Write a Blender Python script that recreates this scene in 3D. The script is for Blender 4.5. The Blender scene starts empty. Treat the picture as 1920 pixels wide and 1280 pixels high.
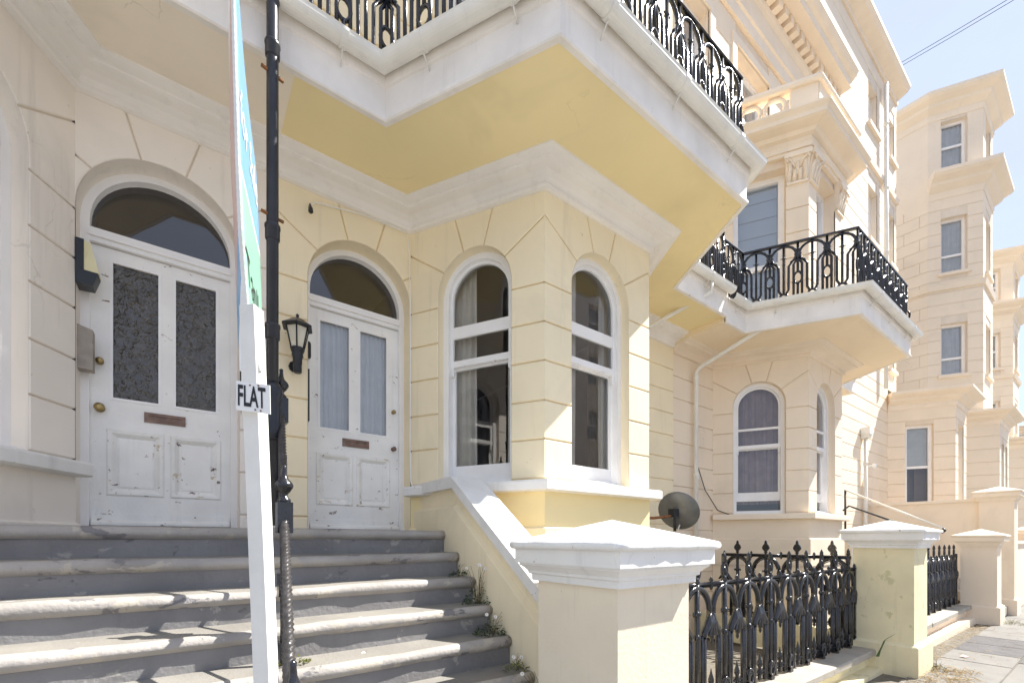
import bpy, math, random
from mathutils import Vector, Matrix
random.seed(7)
R = math.radians
sc = bpy.context.scene
COL = sc.collection
# ------------------------------------------------------------------ camera, sky, sun, exposure
# world: X along the terrace, Y into the buildings, Z up; the eye is the origin
FPX, CX, HY = 836.0, 960.0, 1012.0
cam_d = bpy.data.cameras.new('camera'); cam = bpy.data.objects.new('camera', cam_d); COL.objects.link(cam)
cam_d.sensor_width = 36.0; cam_d.lens = 36.0 * FPX / 1920.0
cam_d.shift_y = (HY - 640.0) / 1920.0
cam_d.clip_start = 0.05; cam_d.clip_end = 3000
cam.rotation_euler = (R(90), 0, -math.atan2(0.592, 0.806))
cam.location = (0, 0, 0)
sc.camera = cam
SUN = Vector((0.83, -0.32, 1.0)).normalized()
elev = math.asin(SUN.z); azim = math.atan2(SUN.x, SUN.y)
w = bpy.data.worlds.new('World'); sc.world = w; w.use_nodes = True
nt = w.node_tree; nt.nodes.clear()
wo = nt.nodes.new('ShaderNodeOutputWorld'); bg = nt.nodes.new('ShaderNodeBackground')
sky = nt.nodes.new('ShaderNodeTexSky'); sky.sky_type = 'NISHITA'; sky.sun_disc = False
sky.sun_elevation = elev; sky.sun_rotation = azim; sky.air_density = 0.7; sky.dust_density = 0.0; sky.ozone_density = 1.0
bg.inputs['Strength'].default_value = 0.15
tcw = nt.nodes.new('ShaderNodeTexCoord'); nzw = nt.nodes.new('ShaderNodeTexNoise'); mpw = nt.nodes.new('ShaderNodeMapping')
mpw.inputs['Scale'].default_value = (1.6, 1.6, 4.0); nzw.inputs['Scale'].default_value = 1.8; nzw.inputs['Detail'].default_value = 7; nzw.inputs['Roughness'].default_value = .6
rw = nt.nodes.new('ShaderNodeValToRGB'); rw.color_ramp.elements[0].position = .42; rw.color_ramp.elements[1].position = .78
rw.color_ramp.elements[0].color = (.91, .91, .91, 1); rw.color_ramp.elements[1].color = (1, 1, 1, 1)
mxw = nt.nodes.new('ShaderNodeMix'); mxw.data_type = 'RGBA'; mxw.inputs[7].default_value = (.88, .97, 1.20, 1)
L = nt.links
L.new(tcw.outputs['Generated'], mpw.inputs[0]); L.new(mpw.outputs[0], nzw.inputs['Vector']); L.new(nzw.outputs['Fac'], rw.inputs[0])
L.new(rw.outputs[0], mxw.inputs[0]); L.new(sky.outputs[0], mxw.inputs[6]); L.new(mxw.outputs[2], bg.inputs['Color']); L.new(bg.outputs[0], wo.inputs[0])
sl = bpy.data.lights.new('sun', 'SUN'); sl.energy = 2.0; sl.angle = R(0.5); sl.color = (1.0, .96, .89)
so = bpy.data.objects.new('sun', sl); COL.objects.link(so); so.rotation_euler = SUN.to_track_quat('Z', 'Y').to_euler(); so.location = SUN * 60
sc.view_settings.view_transform = 'Standard'; sc.view_settings.look = 'None'; sc.view_settings.gamma = 1; sc.view_settings.use_curve_mapping = False
sc.view_settings.exposure = 2.45
sc.render.engine = 'CYCLES'
sc.cycles.max_bounces = 12; sc.cycles.diffuse_bounces = 8; sc.cycles.transparent_max_bounces = 12

# ------------------------------------------------------------------ materials
MATS = {}
def _n(t, k): return t.nodes.new(k)
def mat(name, col, rough=.7, var=.06, scale=3.0, bump=.15, bscale=60.0, spots=None, spec=.4, metal=0.0, streak=0.0, wear=None, trans=None, crack=0.0):
    """col: base; var: large mottling; spots: (colour, noise scale, threshold); wear: (colour, scale, thr) large peeled patches"""
    m = bpy.data.materials.new(name); m.use_nodes = True; t = m.node_tree; b = t.nodes['Principled BSDF']; l = t.links
    b.inputs['Roughness'].default_value = rough; b.inputs['Metallic'].default_value = metal; b.inputs['Specular IOR Level'].default_value = spec
    geo = _n(t, 'ShaderNodeNewGeometry'); pos = geo.outputs['Position']
    n1 = _n(t, 'ShaderNodeTexNoise'); n1.inputs['Scale'].default_value = scale; n1.inputs['Detail'].default_value = 6; l.new(pos, n1.inputs['Vector'])
    hi = [min(1, c * (1 + var)) for c in col] + [1]; lo = [c * (1 - var) for c in col] + [1]
    rp = _n(t, 'ShaderNodeValToRGB'); rp.color_ramp.elements[0].position = .3; rp.color_ramp.elements[1].position = .7
    rp.color_ramp.elements[0].color = lo; rp.color_ramp.elements[1].color = hi; l.new(n1.outputs['Fac'], rp.inputs[0])
    out = rp.outputs[0]
    def mixin(out, fac, c):
        mx = _n(t, 'ShaderNodeMix'); mx.data_type = 'RGBA'; mx.inputs[7].default_value = (*c, 1); l.new(fac, mx.inputs[0]); l.new(out, mx.inputs[6]); return mx.outputs[2]
    height = None
    def thr(sc_, th, soft, det=8, dist=0.0, stretch=None):
        n = _n(t, 'ShaderNodeTexNoise'); n.inputs['Scale'].default_value = sc_; n.inputs['Detail'].default_value = det; n.inputs['Roughness'].default_value = .65; n.inputs['Distortion'].default_value = dist
        v = pos
        if stretch:
            mp = _n(t, 'ShaderNodeMapping'); mp.inputs['Scale'].default_value = stretch; l.new(pos, mp.inputs[0]); v = mp.outputs[0]
        l.new(v, n.inputs['Vector'])
        r = _n(t, 'ShaderNodeMapRange'); r.inputs[1].default_value = th; r.inputs[2].default_value = th + soft; l.new(n.outputs['Fac'], r.inputs[0]); return r.outputs[0]
    if streak:
        f = thr(1.0, .56, .22, 5, 0, (9, 9, .7)); mu = _n(t, 'ShaderNodeMath'); mu.operation = 'MULTIPLY'; mu.inputs[1].default_value = streak; l.new(f, mu.inputs[0])
        out = mixin(out, mu.outputs[0], tuple(c * .55 for c in col))
    if crack:
        nd = _n(t, 'ShaderNodeTexNoise'); nd.inputs['Scale'].default_value = 3.0; nd.inputs['Detail'].default_value = 6; l.new(pos, nd.inputs['Vector'])
        va = _n(t, 'ShaderNodeMix'); va.data_type = 'VECTOR'; va.inputs[0].default_value = .35; l.new(pos, va.inputs[4]); l.new(nd.outputs['Color'], va.inputs[5])
        vr = _n(t, 'ShaderNodeTexVoronoi'); vr.feature = 'DISTANCE_TO_EDGE'; vr.inputs['Scale'].default_value = 1.6; l.new(va.outputs[1], vr.inputs['Vector'])
        mr = _n(t, 'ShaderNodeMapRange'); mr.inputs[1].default_value = .0; mr.inputs[2].default_value = .007; mr.inputs[3].default_value = 1; mr.inputs[4].default_value = 0; l.new(vr.outputs['Distance'], mr.inputs[0])
        mk = thr(1.3, .56, .08, 3); mu2 = _n(t, 'ShaderNodeMath'); mu2.operation = 'MULTIPLY'; l.new(mr.outputs[0], mu2.inputs[0]); l.new(mk, mu2.inputs[1])
        mu3 = _n(t, 'ShaderNodeMath'); mu3.operation = 'MULTIPLY'; mu3.inputs[1].default_value = crack; l.new(mu2.outputs[0], mu3.inputs[0]); out = mixin(out, mu3.outputs[0], tuple(c_ * .4 for c_ in col))
        pt_ = thr(.8, .55, .12, 4, .6); mu4 = _n(t, 'ShaderNodeMath'); mu4.operation = 'MULTIPLY'; mu4.inputs[1].default_value = .17; l.new(pt_, mu4.inputs[0]); out = mixin(out, mu4.outputs[0], tuple(c_ * .62 for c_ in col))
    if wear:
        for wcol, s, th in (wear if isinstance(wear, list) else [wear]):
            f = thr(s, th, .025, 10, .4, (1, 1, 1.6)); out = mixin(out, f, wcol); height = f
    if spots:
        f = thr(spots[1], spots[2], .03, 6); out = mixin(out, f, spots[0])
    l.new(out, b.inputs['Base Color'])
    if bump:
        n2 = _n(t, 'ShaderNodeTexNoise'); n2.inputs['Scale'].default_value = bscale; n2.inputs['Detail'].default_value = 5; l.new(pos, n2.inputs['Vector'])
        bp = _n(t, 'ShaderNodeBump'); bp.inputs['Strength'].default_value = bump; bp.inputs['Distance'].default_value = .01
        h = n2.outputs['Fac']
        if height is not None:
            sb = _n(t, 'ShaderNodeMath'); sb.operation = 'SUBTRACT'; l.new(h, sb.inputs[0]); l.new(height, sb.inputs[1]); h = sb.outputs[0]
        l.new(h, bp.inputs['Height']); l.new(bp.outputs[0], b.inputs['Normal'])
    if trans: b.inputs['Transmission Weight'].default_value = trans
    MATS[name] = m; return m
def glass(name, tint=(.9, .93, .95), refl=1.0, rough=0.0):
    m = bpy.data.materials.new(name); m.use_nodes = True; t = m.node_tree; t.nodes.clear(); l = t.links
    o = _n(t, 'ShaderNodeOutputMaterial'); tr = _n(t, 'ShaderNodeBsdfTransparent'); tr.inputs[0].default_value = (*tint, 1)
    g = _n(t, 'ShaderNodeBsdfGlossy'); g.inputs['Roughness'].default_value = rough; g.inputs[0].default_value = (1, 1, 1, 1)
    fr = _n(t, 'ShaderNodeFresnel'); fr.inputs[0].default_value = 1.5; mu = _n(t, 'ShaderNodeMath'); mu.operation = 'MULTIPLY'; mu.inputs[1].default_value = 1.8 * refl; mu.use_clamp = True
    geo = _n(t, 'ShaderNodeNewGeometry'); nz = _n(t, 'ShaderNodeTexNoise'); nz.inputs['Scale'].default_value = 2.2; l.new(geo.outputs['Position'], nz.inputs['Vector'])
    bp = _n(t, 'ShaderNodeBump'); bp.inputs['Strength'].default_value = .015; bp.inputs['Distance'].default_value = .05; l.new(nz.outputs['Fac'], bp.inputs['Height']); l.new(bp.outputs[0], g.inputs['Normal'])
    mx = _n(t, 'ShaderNodeMixShader'); l.new(fr.outputs[0], mu.inputs[0]); l.new(mu.outputs[0], mx.inputs[0]); l.new(tr.outputs[0], mx.inputs[1]); l.new(g.outputs[0], mx.inputs[2]); l.new(mx.outputs[0], o.inputs[0])
    MATS[name] = m; return m
DIRT = (.42, .36, .28)
mat('cream_stucco', (.86, .80, .72), .75, .05, 1.5, .12, 90, ((.5, .45, .36), 9, .70), streak=.3, crack=.28)
mat('cream_joint', (.75, .68, .59), .8, .08, 3)
mat('cream_soffit', (.86, .78, .65), .75, .05, 1.2, .1, 80, ((.55, .36, .2), 6, .76), crack=.28)
mat('yellow_stucco', (.88, .77, .55), .75, .04, 1.5, .12, 90, ((.55, .46, .3), 9, .71), streak=.28, crack=.28)
mat('yellow_joint', (.76, .64, .43), .8, .08, 3)
mat('yellow_soffit', (.89, .75, .43), .75, .05, 1.0, .1, 80, ((.62, .46, .2), 5, .76), crack=.28)
mat('beige_stucco', (.83, .71, .56), .75, .04, 1.5, .1, 90, streak=.1, crack=.28)
mat('beige_joint', (.73, .62, .49), .8, .08, 3)
mat('beige_soffit', (.86, .73, .54), .75, .05, 1.0, .1, 80, crack=.28)
mat('stone_stucco', (.79, .69, .56), .75, .04, 1.0, .1, 60, streak=.08, crack=.28)
mat('stone_joint', (.70, .62, .52), .8, .08, 3)
mat('white_trim', (.86, .83, .79), .6, .05, 2, .15, 70, ((.48, .44, .38), 12, .72), streak=.25)
mat('white_trim_dirty', (.84, .80, .75), .6, .08, 3, .2, 50, ((.46, .41, .34), 7, .71), streak=.25)
mat('beige_trim', (.83, .72, .58), .65, .05, 2, .12, 70, streak=.15)
mat('gutter_white', (.80, .78, .72), .4, .06, 4, .05, 30, ((.35, .31, .22), 14, .70), streak=.3)
mat('white_paint', (.86, .85, .84), .4, .04, 4, .06, 40, ((.32, .24, .17), 16, .755), spec=.5)
mat('white_paint_worn', (.85, .84, .81), .45, .06, 4, .15, 50, wear=[((.24, .19, .14), 11, .65), ((.6, .52, .42), 6, .655)], spec=.5, streak=.2)
mat('white_paint_peeling', (.84, .83, .80), .5, .08, 4, .2, 50, wear=[((.62, .52, .40), 7, .60), ((.16, .11, .08), 12, .622)], spec=.5, streak=.3)
mat('coping_white', (.80, .79, .77), .7, .06, 3, .25, 60, ((.42, .38, .32), 12, .665), streak=.35, crack=.28)
mat('pier_shaft_paint', (.80, .71, .56), .8, .05, 2, .25, 50, ((.45, .38, .26), 9, .69), streak=.35, crack=.28)
mat('pier_green_stain', (.78, .70, .47), .8, .10, 2, .25, 50, ((.62, .57, .34), 4, .60), streak=.3, crack=.28)
mat('step_paint', (.215, .208, .208), .65, .15, 2.5, .5, 35, wear=[((.33, .315, .29), 3.4, .60), ((.16, .15, .16), 5, .64)], spots=((.46, .40, .3), 11, .74), streak=.35, crack=.28)
mat('step_nosing', (.36, .335, .31), .65, .18, 3, .5, 40, wear=[((.44, .40, .34), 3.2, .55), ((.2, .19, .195), 3.6, .60)], spots=((.12, .11, .1), 14, .70))
mat('step_tread', (.25, .235, .21), .8, .12, 3, .4, 60, wear=((.32, .31, .31), 2.2, .62), spots=((.62, .57, .48), 8, .68), crack=.28)
mat('iron_black', (.012, .013, .018), .22, .3, 20, .25, 30, ((.16, .08, .04), 30, .78), spec=.6)
mat('pipe_black', (.018, .02, .028), .35, .3, 6, .1, 30, ((.20, .09, .04), 14, .74), spec=.5)
mat('twist_iron', (.045, .042, .043), .28, .4, 25, .3, 60, ((.14, .10, .08), 30, .70), spec=.6)
mat('rust', (.25, .11, .045), .9, .3, 30, .4, 80)
mat('brass', (.36, .27, .12), .35, .25, 20, .1, 60, metal=.9)
mat('bronze', (.20, .13, .10), .45, .25, 20, .1, 60, metal=.6)
mat('black_plastic', (.02, .022, .026), .35, .1, 5, .03)
mat('lens_yellow', (.74, .68, .42), .3, .05, 5, .02)
mat('grey_box', (.33, .29, .25), .55, .15, 14, .1, 40, ((.2, .17, .14), 16, .6))
mat('lamp_glass', (.62, .58, .47), .35, .15, 10, .1)
mat('steel_grey', (.17, .175, .175), .35, .15, 8, .1, 30, metal=.3, spots=((.45, .44, .4), 9, .66))
mat('wood_white', (.76, .75, .71), .6, .06, 8, .2, 50, streak=.15)
mat('board_white', (.84, .84, .82), .4, .03, 5, .02)
mat('board_blue', (.17, .37, .60), .35, .04, 5, .02)
mat('board_green', (.25, .50, .38), .35, .04, 5, .02)
mat('board_red', (.60, .42, .38), .4, .05, 5, .02)
mat('ink_black', (.015, .015, .018), .4, .05, 5, .0)
mat('curtain', (.82, .77, .69), .9, .08, 6, .05)
mat('net_curtain', (.76, .75, .74), .9, .06, 6, .05)
mat('pink_curtain', (.44, .33, .32), .9, .15, 5, .05)
mat('blind', (.74, .73, .70), .8, .05, 5, .0)
mat('blue_blind', (.64, .69, .76), .8, .04, 1, .0)
mat('room_wall', (.34, .25, .20), .9, .1, 2, .05)
mat('room_ceiling', (.55, .52, .48), .9, .05, 2, .05)
mat('room_floor', (.22,.16,.12), .8, .1, 4, .05)
mat('dark_red_cloth', (.30, .06, .08), .9, .2, 20, .05)
mat('asphalt', (.20, .195, .19), .9, .15, 6, .6, 120)
mat('paving', (.20, .19, .175), .85, .10, 3, .45, 70, ((.24, .22, .2), 8, .66))
mat('paving_dark', (.12, .115, .115), .9, .15, 6, .6, 120, ((.3, .28, .25), 30, .66))
mat('paving_joint', (.17, .15, .12), .95, .2, 12, .4, 80)
mat('ground_grey', (.22, .2, .18), .95, .15, 1, .3, 30)
mat('concrete', (.40, .365, .31), .9, .12, 4, .4, 60, ((.28, .25, .2), 9, .64), streak=.2)
mat('leaf_green', (.055, .10, .025), .6, .35, 40, .0)
mat('leaf_yellow', (.20, .22, .04), .6, .3, 40, .0)
mat('stem_brown', (.14, .10, .05), .8, .3, 40, .0)
mat('petal_white', (.82, .80, .78), .6, .04, 40, .0)
mat('pollen', (.6, .42, .05), .7, .1, 40, .0)
mat('straw', (.48, .34, .16), .9, .25, 30, .0)
mat('roof_slate', (.10, .10, .115), .7, .2, 6, .3, 40)
mat('wire_black', (.03, .03, .035), .6, .1, 5, .0)
glass('window_glass', (.84, .86, .87), 1.15); glass('fan_glass', (.45, .44, .42), 1.3)
# textured door glass
m = mat('obscure_glass', (.06, .055, .05), .12, .3, 14, 0, spec=.8)
t = m.node_tree; b = t.nodes['Principled BSDF']; geo = _n(t, 'ShaderNodeNewGeometry'); vo = _n(t, 'ShaderNodeTexVoronoi'); vo.feature = 'SMOOTH_F1'; vo.inputs['Scale'].default_value = 26
nz = _n(t, 'ShaderNodeTexNoise'); nz.inputs['Scale'].default_value = 18; ad = _n(t, 'ShaderNodeMix'); ad.data_type = 'VECTOR'; ad.inputs[0].default_value = .12
t.links.new(geo.outputs['Position'], nz.inputs['Vector']); t.links.new(geo.outputs['Position'], ad.inputs[4]); t.links.new(nz.outputs['Color'], ad.inputs[5]); t.links.new(ad.outputs[1], vo.inputs['Vector'])
bp = _n(t, 'ShaderNodeBump'); bp.inputs['Strength'].default_value = .9; bp.inputs['Distance'].default_value = .02; t.links.new(vo.outputs['Distance'], bp.inputs['Height']); t.links.new(bp.outputs[0], b.inputs['Normal'])

# ------------------------------------------------------------------ mesh helpers
def ident(x, y, z): return (x, y, z)
class MB:
    T = staticmethod(ident); FLIP = False
    def __init__(s): s.v = []; s.f = []; s.sm = []; s.mi = []; s.cur = 0; s.T = MB.T; s.fl = MB.FLIP
    def pt(s, p): s.v.append(s.T(*p)); return len(s.v) - 1
    def face(s, ids, smooth=False): s.f.append(tuple(reversed(ids)) if s.fl else tuple(ids)); s.sm.append(smooth); s.mi.append(s.cur)
    def poly(s, pts, smooth=False): s.face([s.pt(p) for p in pts], smooth)
    def hexa(s, lo, hi):     # lo, hi: rings with equal count (lo seen CCW from outside hi)
        n = len(lo); a = [s.pt(p) for p in lo]; b_ = [s.pt(p) for p in hi]
        s.face(a[::-1]); s.face(b_)
        for i in range(n): j = (i + 1) % n; s.face((a[i], a[j], b_[j], b_[i]))
    def box(s, x0, x1, y0, y1, z0, z1):
        s.hexa([(x0, y0, z0), (x1, y0, z0), (x1, y1, z0), (x0, y1, z0)], [(x0, y0, z1), (x1, y0, z1), (x1, y1, z1), (x0, y1, z1)])
    def tube(s, pts, r, n=6, cap=True, rs=None, closed=False):
        pts = [Vector(p) for p in pts]; N = len(pts); rings = []
        for i, p in enumerate(pts):
            a = pts[(i - 1) % N] if (i or closed) else p; c = pts[(i + 1) % N] if (i < N - 1 or closed) else p
            d = (c - a)
            if d.length < 1e-9: d = Vector((0, 0, 1))
            d.normalize(); up = Vector((0, 1, 0)) if abs(d.y) < .9 else Vector((1, 0, 0))
            if i == 0: e1 = d.cross(up).normalized()
            else:
                e1 = (e1 - d * e1.dot(d)); e1 = e1.normalized() if e1.length > 1e-6 else d.cross(up).normalized()
            e2 = d.cross(e1); rr = rs[i] if rs else r
            rings.append([s.pt(p + (e1 * math.cos(2 * math.pi * k / n) + e2 * math.sin(2 * math.pi * k / n)) * rr) for k in range(n)])
        M = N if closed else N - 1
        for i in range(M):
            A, B = rings[i], rings[(i + 1) % N]
            for k in range(n): s.face((A[k], A[(k + 1) % n], B[(k + 1) % n], B[k]), True)
        if cap and not closed: s.face(rings[0][::-1]); s.face(rings[-1])
    def lathe(s, c, prof, n=10, axis='z'):
        rings = []
        for r, h in prof:
            ring = []
            for k in range(n):
                a = 2 * math.pi * k / n; x, y = r * math.cos(a), r * math.sin(a)
                q = {'z': (x, y, h), 'y': (x, h, -y), 'x': (h, x, y)}[axis]
                ring.append(s.pt((c[0] + q[0], c[1] + q[1], c[2] + q[2])))
            rings.append(ring)
        for A, B in zip(rings, rings[1:]):
            for k in range(n): s.face((A[k], A[(k + 1) % n], B[(k + 1) % n], B[k]), True)
        s.face(rings[0][::-1]); s.face(rings[-1])
    def sweep(s, path, prof, closed_prof=True, smooth=False):
        """prof: (offset outwards, z) ; path: xy points, outward is to the right of travel... n=(dy,-dx)"""
        P = [Vector(p) for p in path]; N = len(P); rows = []
        for i in range(N):
            d1 = (P[i] - P[i - 1]).normalized() if i else None; d2 = (P[i + 1] - P[i]).normalized() if i < N - 1 else None
            if d1 is None: d1 = d2
            if d2 is None: d2 = d1
            n1 = Vector((d1.y, -d1.x)); n2 = Vector((d2.y, -d2.x)); mm = (n1 + n2) / (1 + n1.dot(n2))
            rows.append([s.pt((P[i].x + mm.x * o, P[i].y + mm.y * o, z)) for o, z in prof])
        K = len(prof)
        for a, b_ in zip(rows, rows[1:]):
            for k in range(K if closed_prof else K - 1): j = (k + 1) % K; s.face((a[k], b_[k], b_[j], a[j]), smooth)
        if closed_prof: s.face(rows[0]); s.face(rows[-1][::-1])
    def build(s, name, material, parent=None, kind=None, label=None):
        me = bpy.data.meshes.new(name); me.from_pydata(s.v, [], s.f)
        for m_ in (material if isinstance(material, (list, tuple)) else [material]): me.materials.append(MATS[m_])
        me.polygons.foreach_set('use_smooth', s.sm); me.polygons.foreach_set('material_index', s.mi); me.update()
        return link(name, me, parent, kind, label)
def link(name, me, parent=None, kind=None, label=None):
    o = bpy.data.objects.new(name, me); COL.objects.link(o)
    if parent is not None: o.parent = parent; o.matrix_parent_inverse = PINV.get(parent.name, Matrix())
    if kind: o['kind'] = kind
    if label: o['label'] = label
    return o
PINV = {}
def thing(name, loc, label, cat, group=None):
    o = bpy.data.objects.new(name, None); COL.objects.link(o); o.location = loc; o.empty_display_size = .2
    o['label'] = label; o['category'] = cat
    if group: o['group'] = group
    PINV[o.name] = Matrix.Translation(loc).inverted()
    return o
def tagm(o, label, cat, group=None):
    o['label'] = label; o['category'] = cat
    if group: o['group'] = group
    return o
def setT(fn=None, flip=False): MB.T = staticmethod(fn or ident); MB.FLIP = flip
def ray(px, py): s_ = (px - CX) / FPX; return Vector((.806 * s_ + .592, -.592 * s_ + .806, (HY - py) / FPX))

# facets: a vertical plane from p to q, outward n
class Facet:
    def __init__(s, p, q):
        s.p = Vector(p); d = Vector(q) - s.p; s.L = d.length; s.d = d / s.L; s.n = Vector((s.d.y, -s.d.x))
    def at(s, u, z, o=0.0): q = s.p + s.d * u + s.n * o; return (q.x, q.y, z)
def fbox(mb, F, u0, u1, z0, z1, o0, o1):   # o0 < o1 (o1 outermost)
    mb.hexa([F.at(u0, z0, o1), F.at(u1, z0, o1), F.at(u1, z0, o0), F.at(u0, z0, o0)], [F.at(u0, z1, o1), F.at(u1, z1, o1), F.at(u1, z1, o0), F.at(u0, z1, o0)])
def inset(poly, ds):
    """poly CCW; ds per edge i (i->i+1) inset distance"""
    n = len(poly); out = []
    for i in range(n):
        a, b_, c = Vector(poly[i - 1]), Vector(poly[i]), Vector(poly[(i + 1) % n])
        e1 = (b_ - a).normalized(); e2 = (c - b_).normalized(); n1 = Vector((-e1.y, e1.x)); n2 = Vector((-e2.y, e2.x))
        d1, d2 = ds[i - 1], ds[i]
        det = n1.x * n2.y - n1.y * n2.x
        if abs(det) < .05: out.append(tuple(b_ + (n1 * d1 + n2 * d2) * .5)); continue
        x = (d1 * n2.y - d2 * n1.y) / det; y = (n1.x * d2 - n2.x * d1) / det; out.append((b_.x + x, b_.y + y))
    return out
BT = .018
def block(F, poly, kinds, material, parent, name='stucco_block', t=BT, g=.006, ext=(0, 0)):
    """kinds per edge: 'j' joint, 'e' end at facet corner (no gap), 'o' opening edge. ext: stretch at u=0 / u=L on the outer face"""
    P = []; K = []
    for p, k in zip(poly, kinds):
        if P and (abs(p[0] - P[-1][0]) + abs(p[1] - P[-1][1])) < 1e-4: K[-1] = k; continue
        P.append(p); K.append(k)
    if (abs(P[0][0] - P[-1][0]) + abs(P[0][1] - P[-1][1])) < 1e-4: P.pop(); K.pop()
    if len(P) < 3: return
    d0 = [{'j': g, 'e': 0, 'o': 0}[k] for k in K]; d1 = [{'j': g + .008, 'e': 0, 'o': .007}[k] for k in K]
    jit = random.uniform(-.0012, .0012)
    def ex(pl):
        return [(u - ext[0] if u < 1e-3 else (u + ext[1] if u > F.L - 1e-3 else u), z) for u, z in pl]
    A = inset(P, d0); B = inset(P, d1); mb = MB()
    a = [mb.pt(F.at(u, z, -t - .002)) for u, z in A]; b_ = [mb.pt(F.at(u, z, -t * .35 + jit)) for u, z in ex(A)]; c = [mb.pt(F.at(u, z, jit)) for u, z in ex(B)]
    n = len(P)
    for i in range(n): j = (i + 1) % n; mb.face((a[i], a[j], b_[j], b_[i])); mb.face((b_[i], b_[j], c[j], c[i]))
    mb.face(c); mb.build(name, material, parent)
def arc(uc, zc, r, a0, a1, n): return [(uc + r * math.cos(R(a0 + (a1 - a0) * i / n)), zc + r * math.sin(R(a0 + (a1 - a0) * i / n))) for i in range(n + 1)]
ANG = [34, 74, 106, 146]
def arch_blocks(F, L, uc, r, zc, zb, zl, zt, levels, material, parent, ext):
    u0, u1 = uc - r, uc + r
    lv = [z for z in levels if zb < z < zl - .05]; lv = [zb] + lv + [zl]
    for a, b_ in zip(lv, lv[1:]):
        if b_ - a < .05: continue
        if u0 > .02: block(F, [(0, a), (u0, a), (u0, b_), (0, b_)], ['j', 'o', 'j', 'e'], material, parent, ext=ext)
        if L - u1 > .02: block(F, [(u1, a), (L, a), (L, b_), (u1, b_)], ['j', 'e', 'j', 'o'], material, parent, ext=ext)
    def hit(a):
        c, s_ = math.cos(R(a)), math.sin(R(a)); ts = []
        if c > 1e-6: ts.append((L - uc) / c)
        if c < -1e-6: ts.append((0 - uc) / c)
        if s_ > 1e-6: ts.append((zt - zc) / s_)
        t_ = min(ts); return (uc + c * t_, zc + s_ * t_)
    bounds = [0] + ANG + [180]
    for i in range(5):
        a0, a1 = bounds[i], bounds[i + 1]; P = []; K = []
        if i == 0: P += [(u1, zl), (L, zl)]; K += ['j', 'e']; h1 = hit(a1)
        elif i == 4: h1 = None
        if i == 0:
            if h1[1] > zt - 1e-3: P.append((L, zt)); K.append('j')
            P.append(h1); K.append('j')
            A = arc(uc, zc, r, a1, 0, 8); P += A; K += ['o'] * len(A)
        elif i == 4:
            h0 = hit(a0)
            P.append((uc + r * math.cos(R(a0)), zc + r * math.sin(R(a0)))); K.append('j'); P.append(h0)
            if h0[1] > zt - 1e-3: K.append('j'); P.append((0, zt))
            K.append('e'); P.append((0, zl)); K.append('j'); P.append((u0, zl)); K.append('o')
            A = arc(uc, zc, r, 180, a0, 8); P += A[:-1]; K += ['o'] * (len(A) - 1)
        else:
            h0, h1 = hit(a0), hit(a1)
            A = arc(uc, zc, r, a1, a0, 8)
            P += A; K += ['o'] * (len(A) - 1) + ['j']
            P.append(h0)
            if h0[1] < zt - 1e-3 and h1[1] > zt - 1e-3: K.append('e'); P.append((L, zt)); K.append('j'); P.append(h1)
            elif h0[1] > zt - 1e-3 and h1[1] < zt - 1e-3: K.append('j'); P.append((0, zt)); K.append('e'); P.append(h1)
            else: K.append('j'); P.append(h1)
            K.append('j')
        block(F, P, K, material, parent, ext=ext)
def arch_wall(mb, F, L, uc, r, zc, zb, z0, zt, depth, o=-BT):
    """backing sheet with an arched opening, and its reveals"""
    u0, u1 = uc - r, uc + r
    if u0 > 1e-3: mb.poly([F.at(0, z0, o), F.at(u0, z0, o), F.at(u0, zc, o), F.at(0, zc, o)])
    if L - u1 > 1e-3: mb.poly([F.at(u1, z0, o), F.at(L, z0, o), F.at(L, zc, o), F.at(u1, zc, o)])
    if zb > z0: mb.poly([F.at(u0, z0, o), F.at(u1, z0, o), F.at(u1, zb, o), F.at(u0, zb, o)])
    A = arc(uc, zc, r, 180, 0, 24)
    for a, b_ in zip(A, A[1:]): mb.poly([F.at(a[0], a[1], o), F.at(b_[0], b_[1], o), F.at(b_[0], zt, o), F.at(a[0], zt, o)])
    if u0 > 1e-3: mb.poly([F.at(0, zc, o), F.at(u0, zc, o), F.at(u0, zt, o), F.at(0, zt, o)])
    if L - u1 > 1e-3: mb.poly([F.at(u1, zc, o), F.at(L, zc, o), F.at(L, zt, o), F.at(u1, zt, o)])
def arch_reveal(mb, F, uc, r, zc, zb, depth, o=-.007):
    r = r - .002
    loop = [(uc - r, zb)] + arc(uc, zc, r, 180, 0, 24) + [(uc + r, zb)]
    for a, b_ in zip(loop, loop[1:]): mb.poly([F.at(a[0], a[1], o), F.at(a[0], a[1], -depth), F.at(b_[0], b_[1], -depth), F.at(b_[0], b_[1], o)], True)
    mb.poly([F.at(uc + r, zb, o), F.at(uc + r, zb, -depth), F.at(uc - r, zb, -depth), F.at(uc - r, zb, o)])
def loop_frame(mb, F, outer, inner, o0, o1):
    """frame between two loops (closed), front at o1, back o0"""
    n = len(outer)
    fo = [mb.pt(F.at(u, z, o1)) for u, z in outer]; fi = [mb.pt(F.at(u, z, o1)) for u, z in inner]
    bo = [mb.pt(F.at(u, z, o0)) for u, z in outer]; bi = [mb.pt(F.at(u, z, o0)) for u, z in inner]
    for i in range(n):
        j = (i + 1) % n
        mb.face((fo[i], fo[j], fi[j], fi[i])); mb.face((fi[i], fi[j], bi[j], bi[i])); mb.face((bo[j], bo[i], fo[i], fo[j])); mb.face((bo[i], bo[j], bi[j], bi[i]))
def arch_loop(uc, r, zc, zb, n=20): return [(uc - r, zb), (uc + r, zb)] + arc(uc, zc, r, 0, 180, n)
def rect_loop(u0, u1, z0, z1): return [(u0, z0), (u1, z0), (u1, z1), (u0, z1)]
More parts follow.
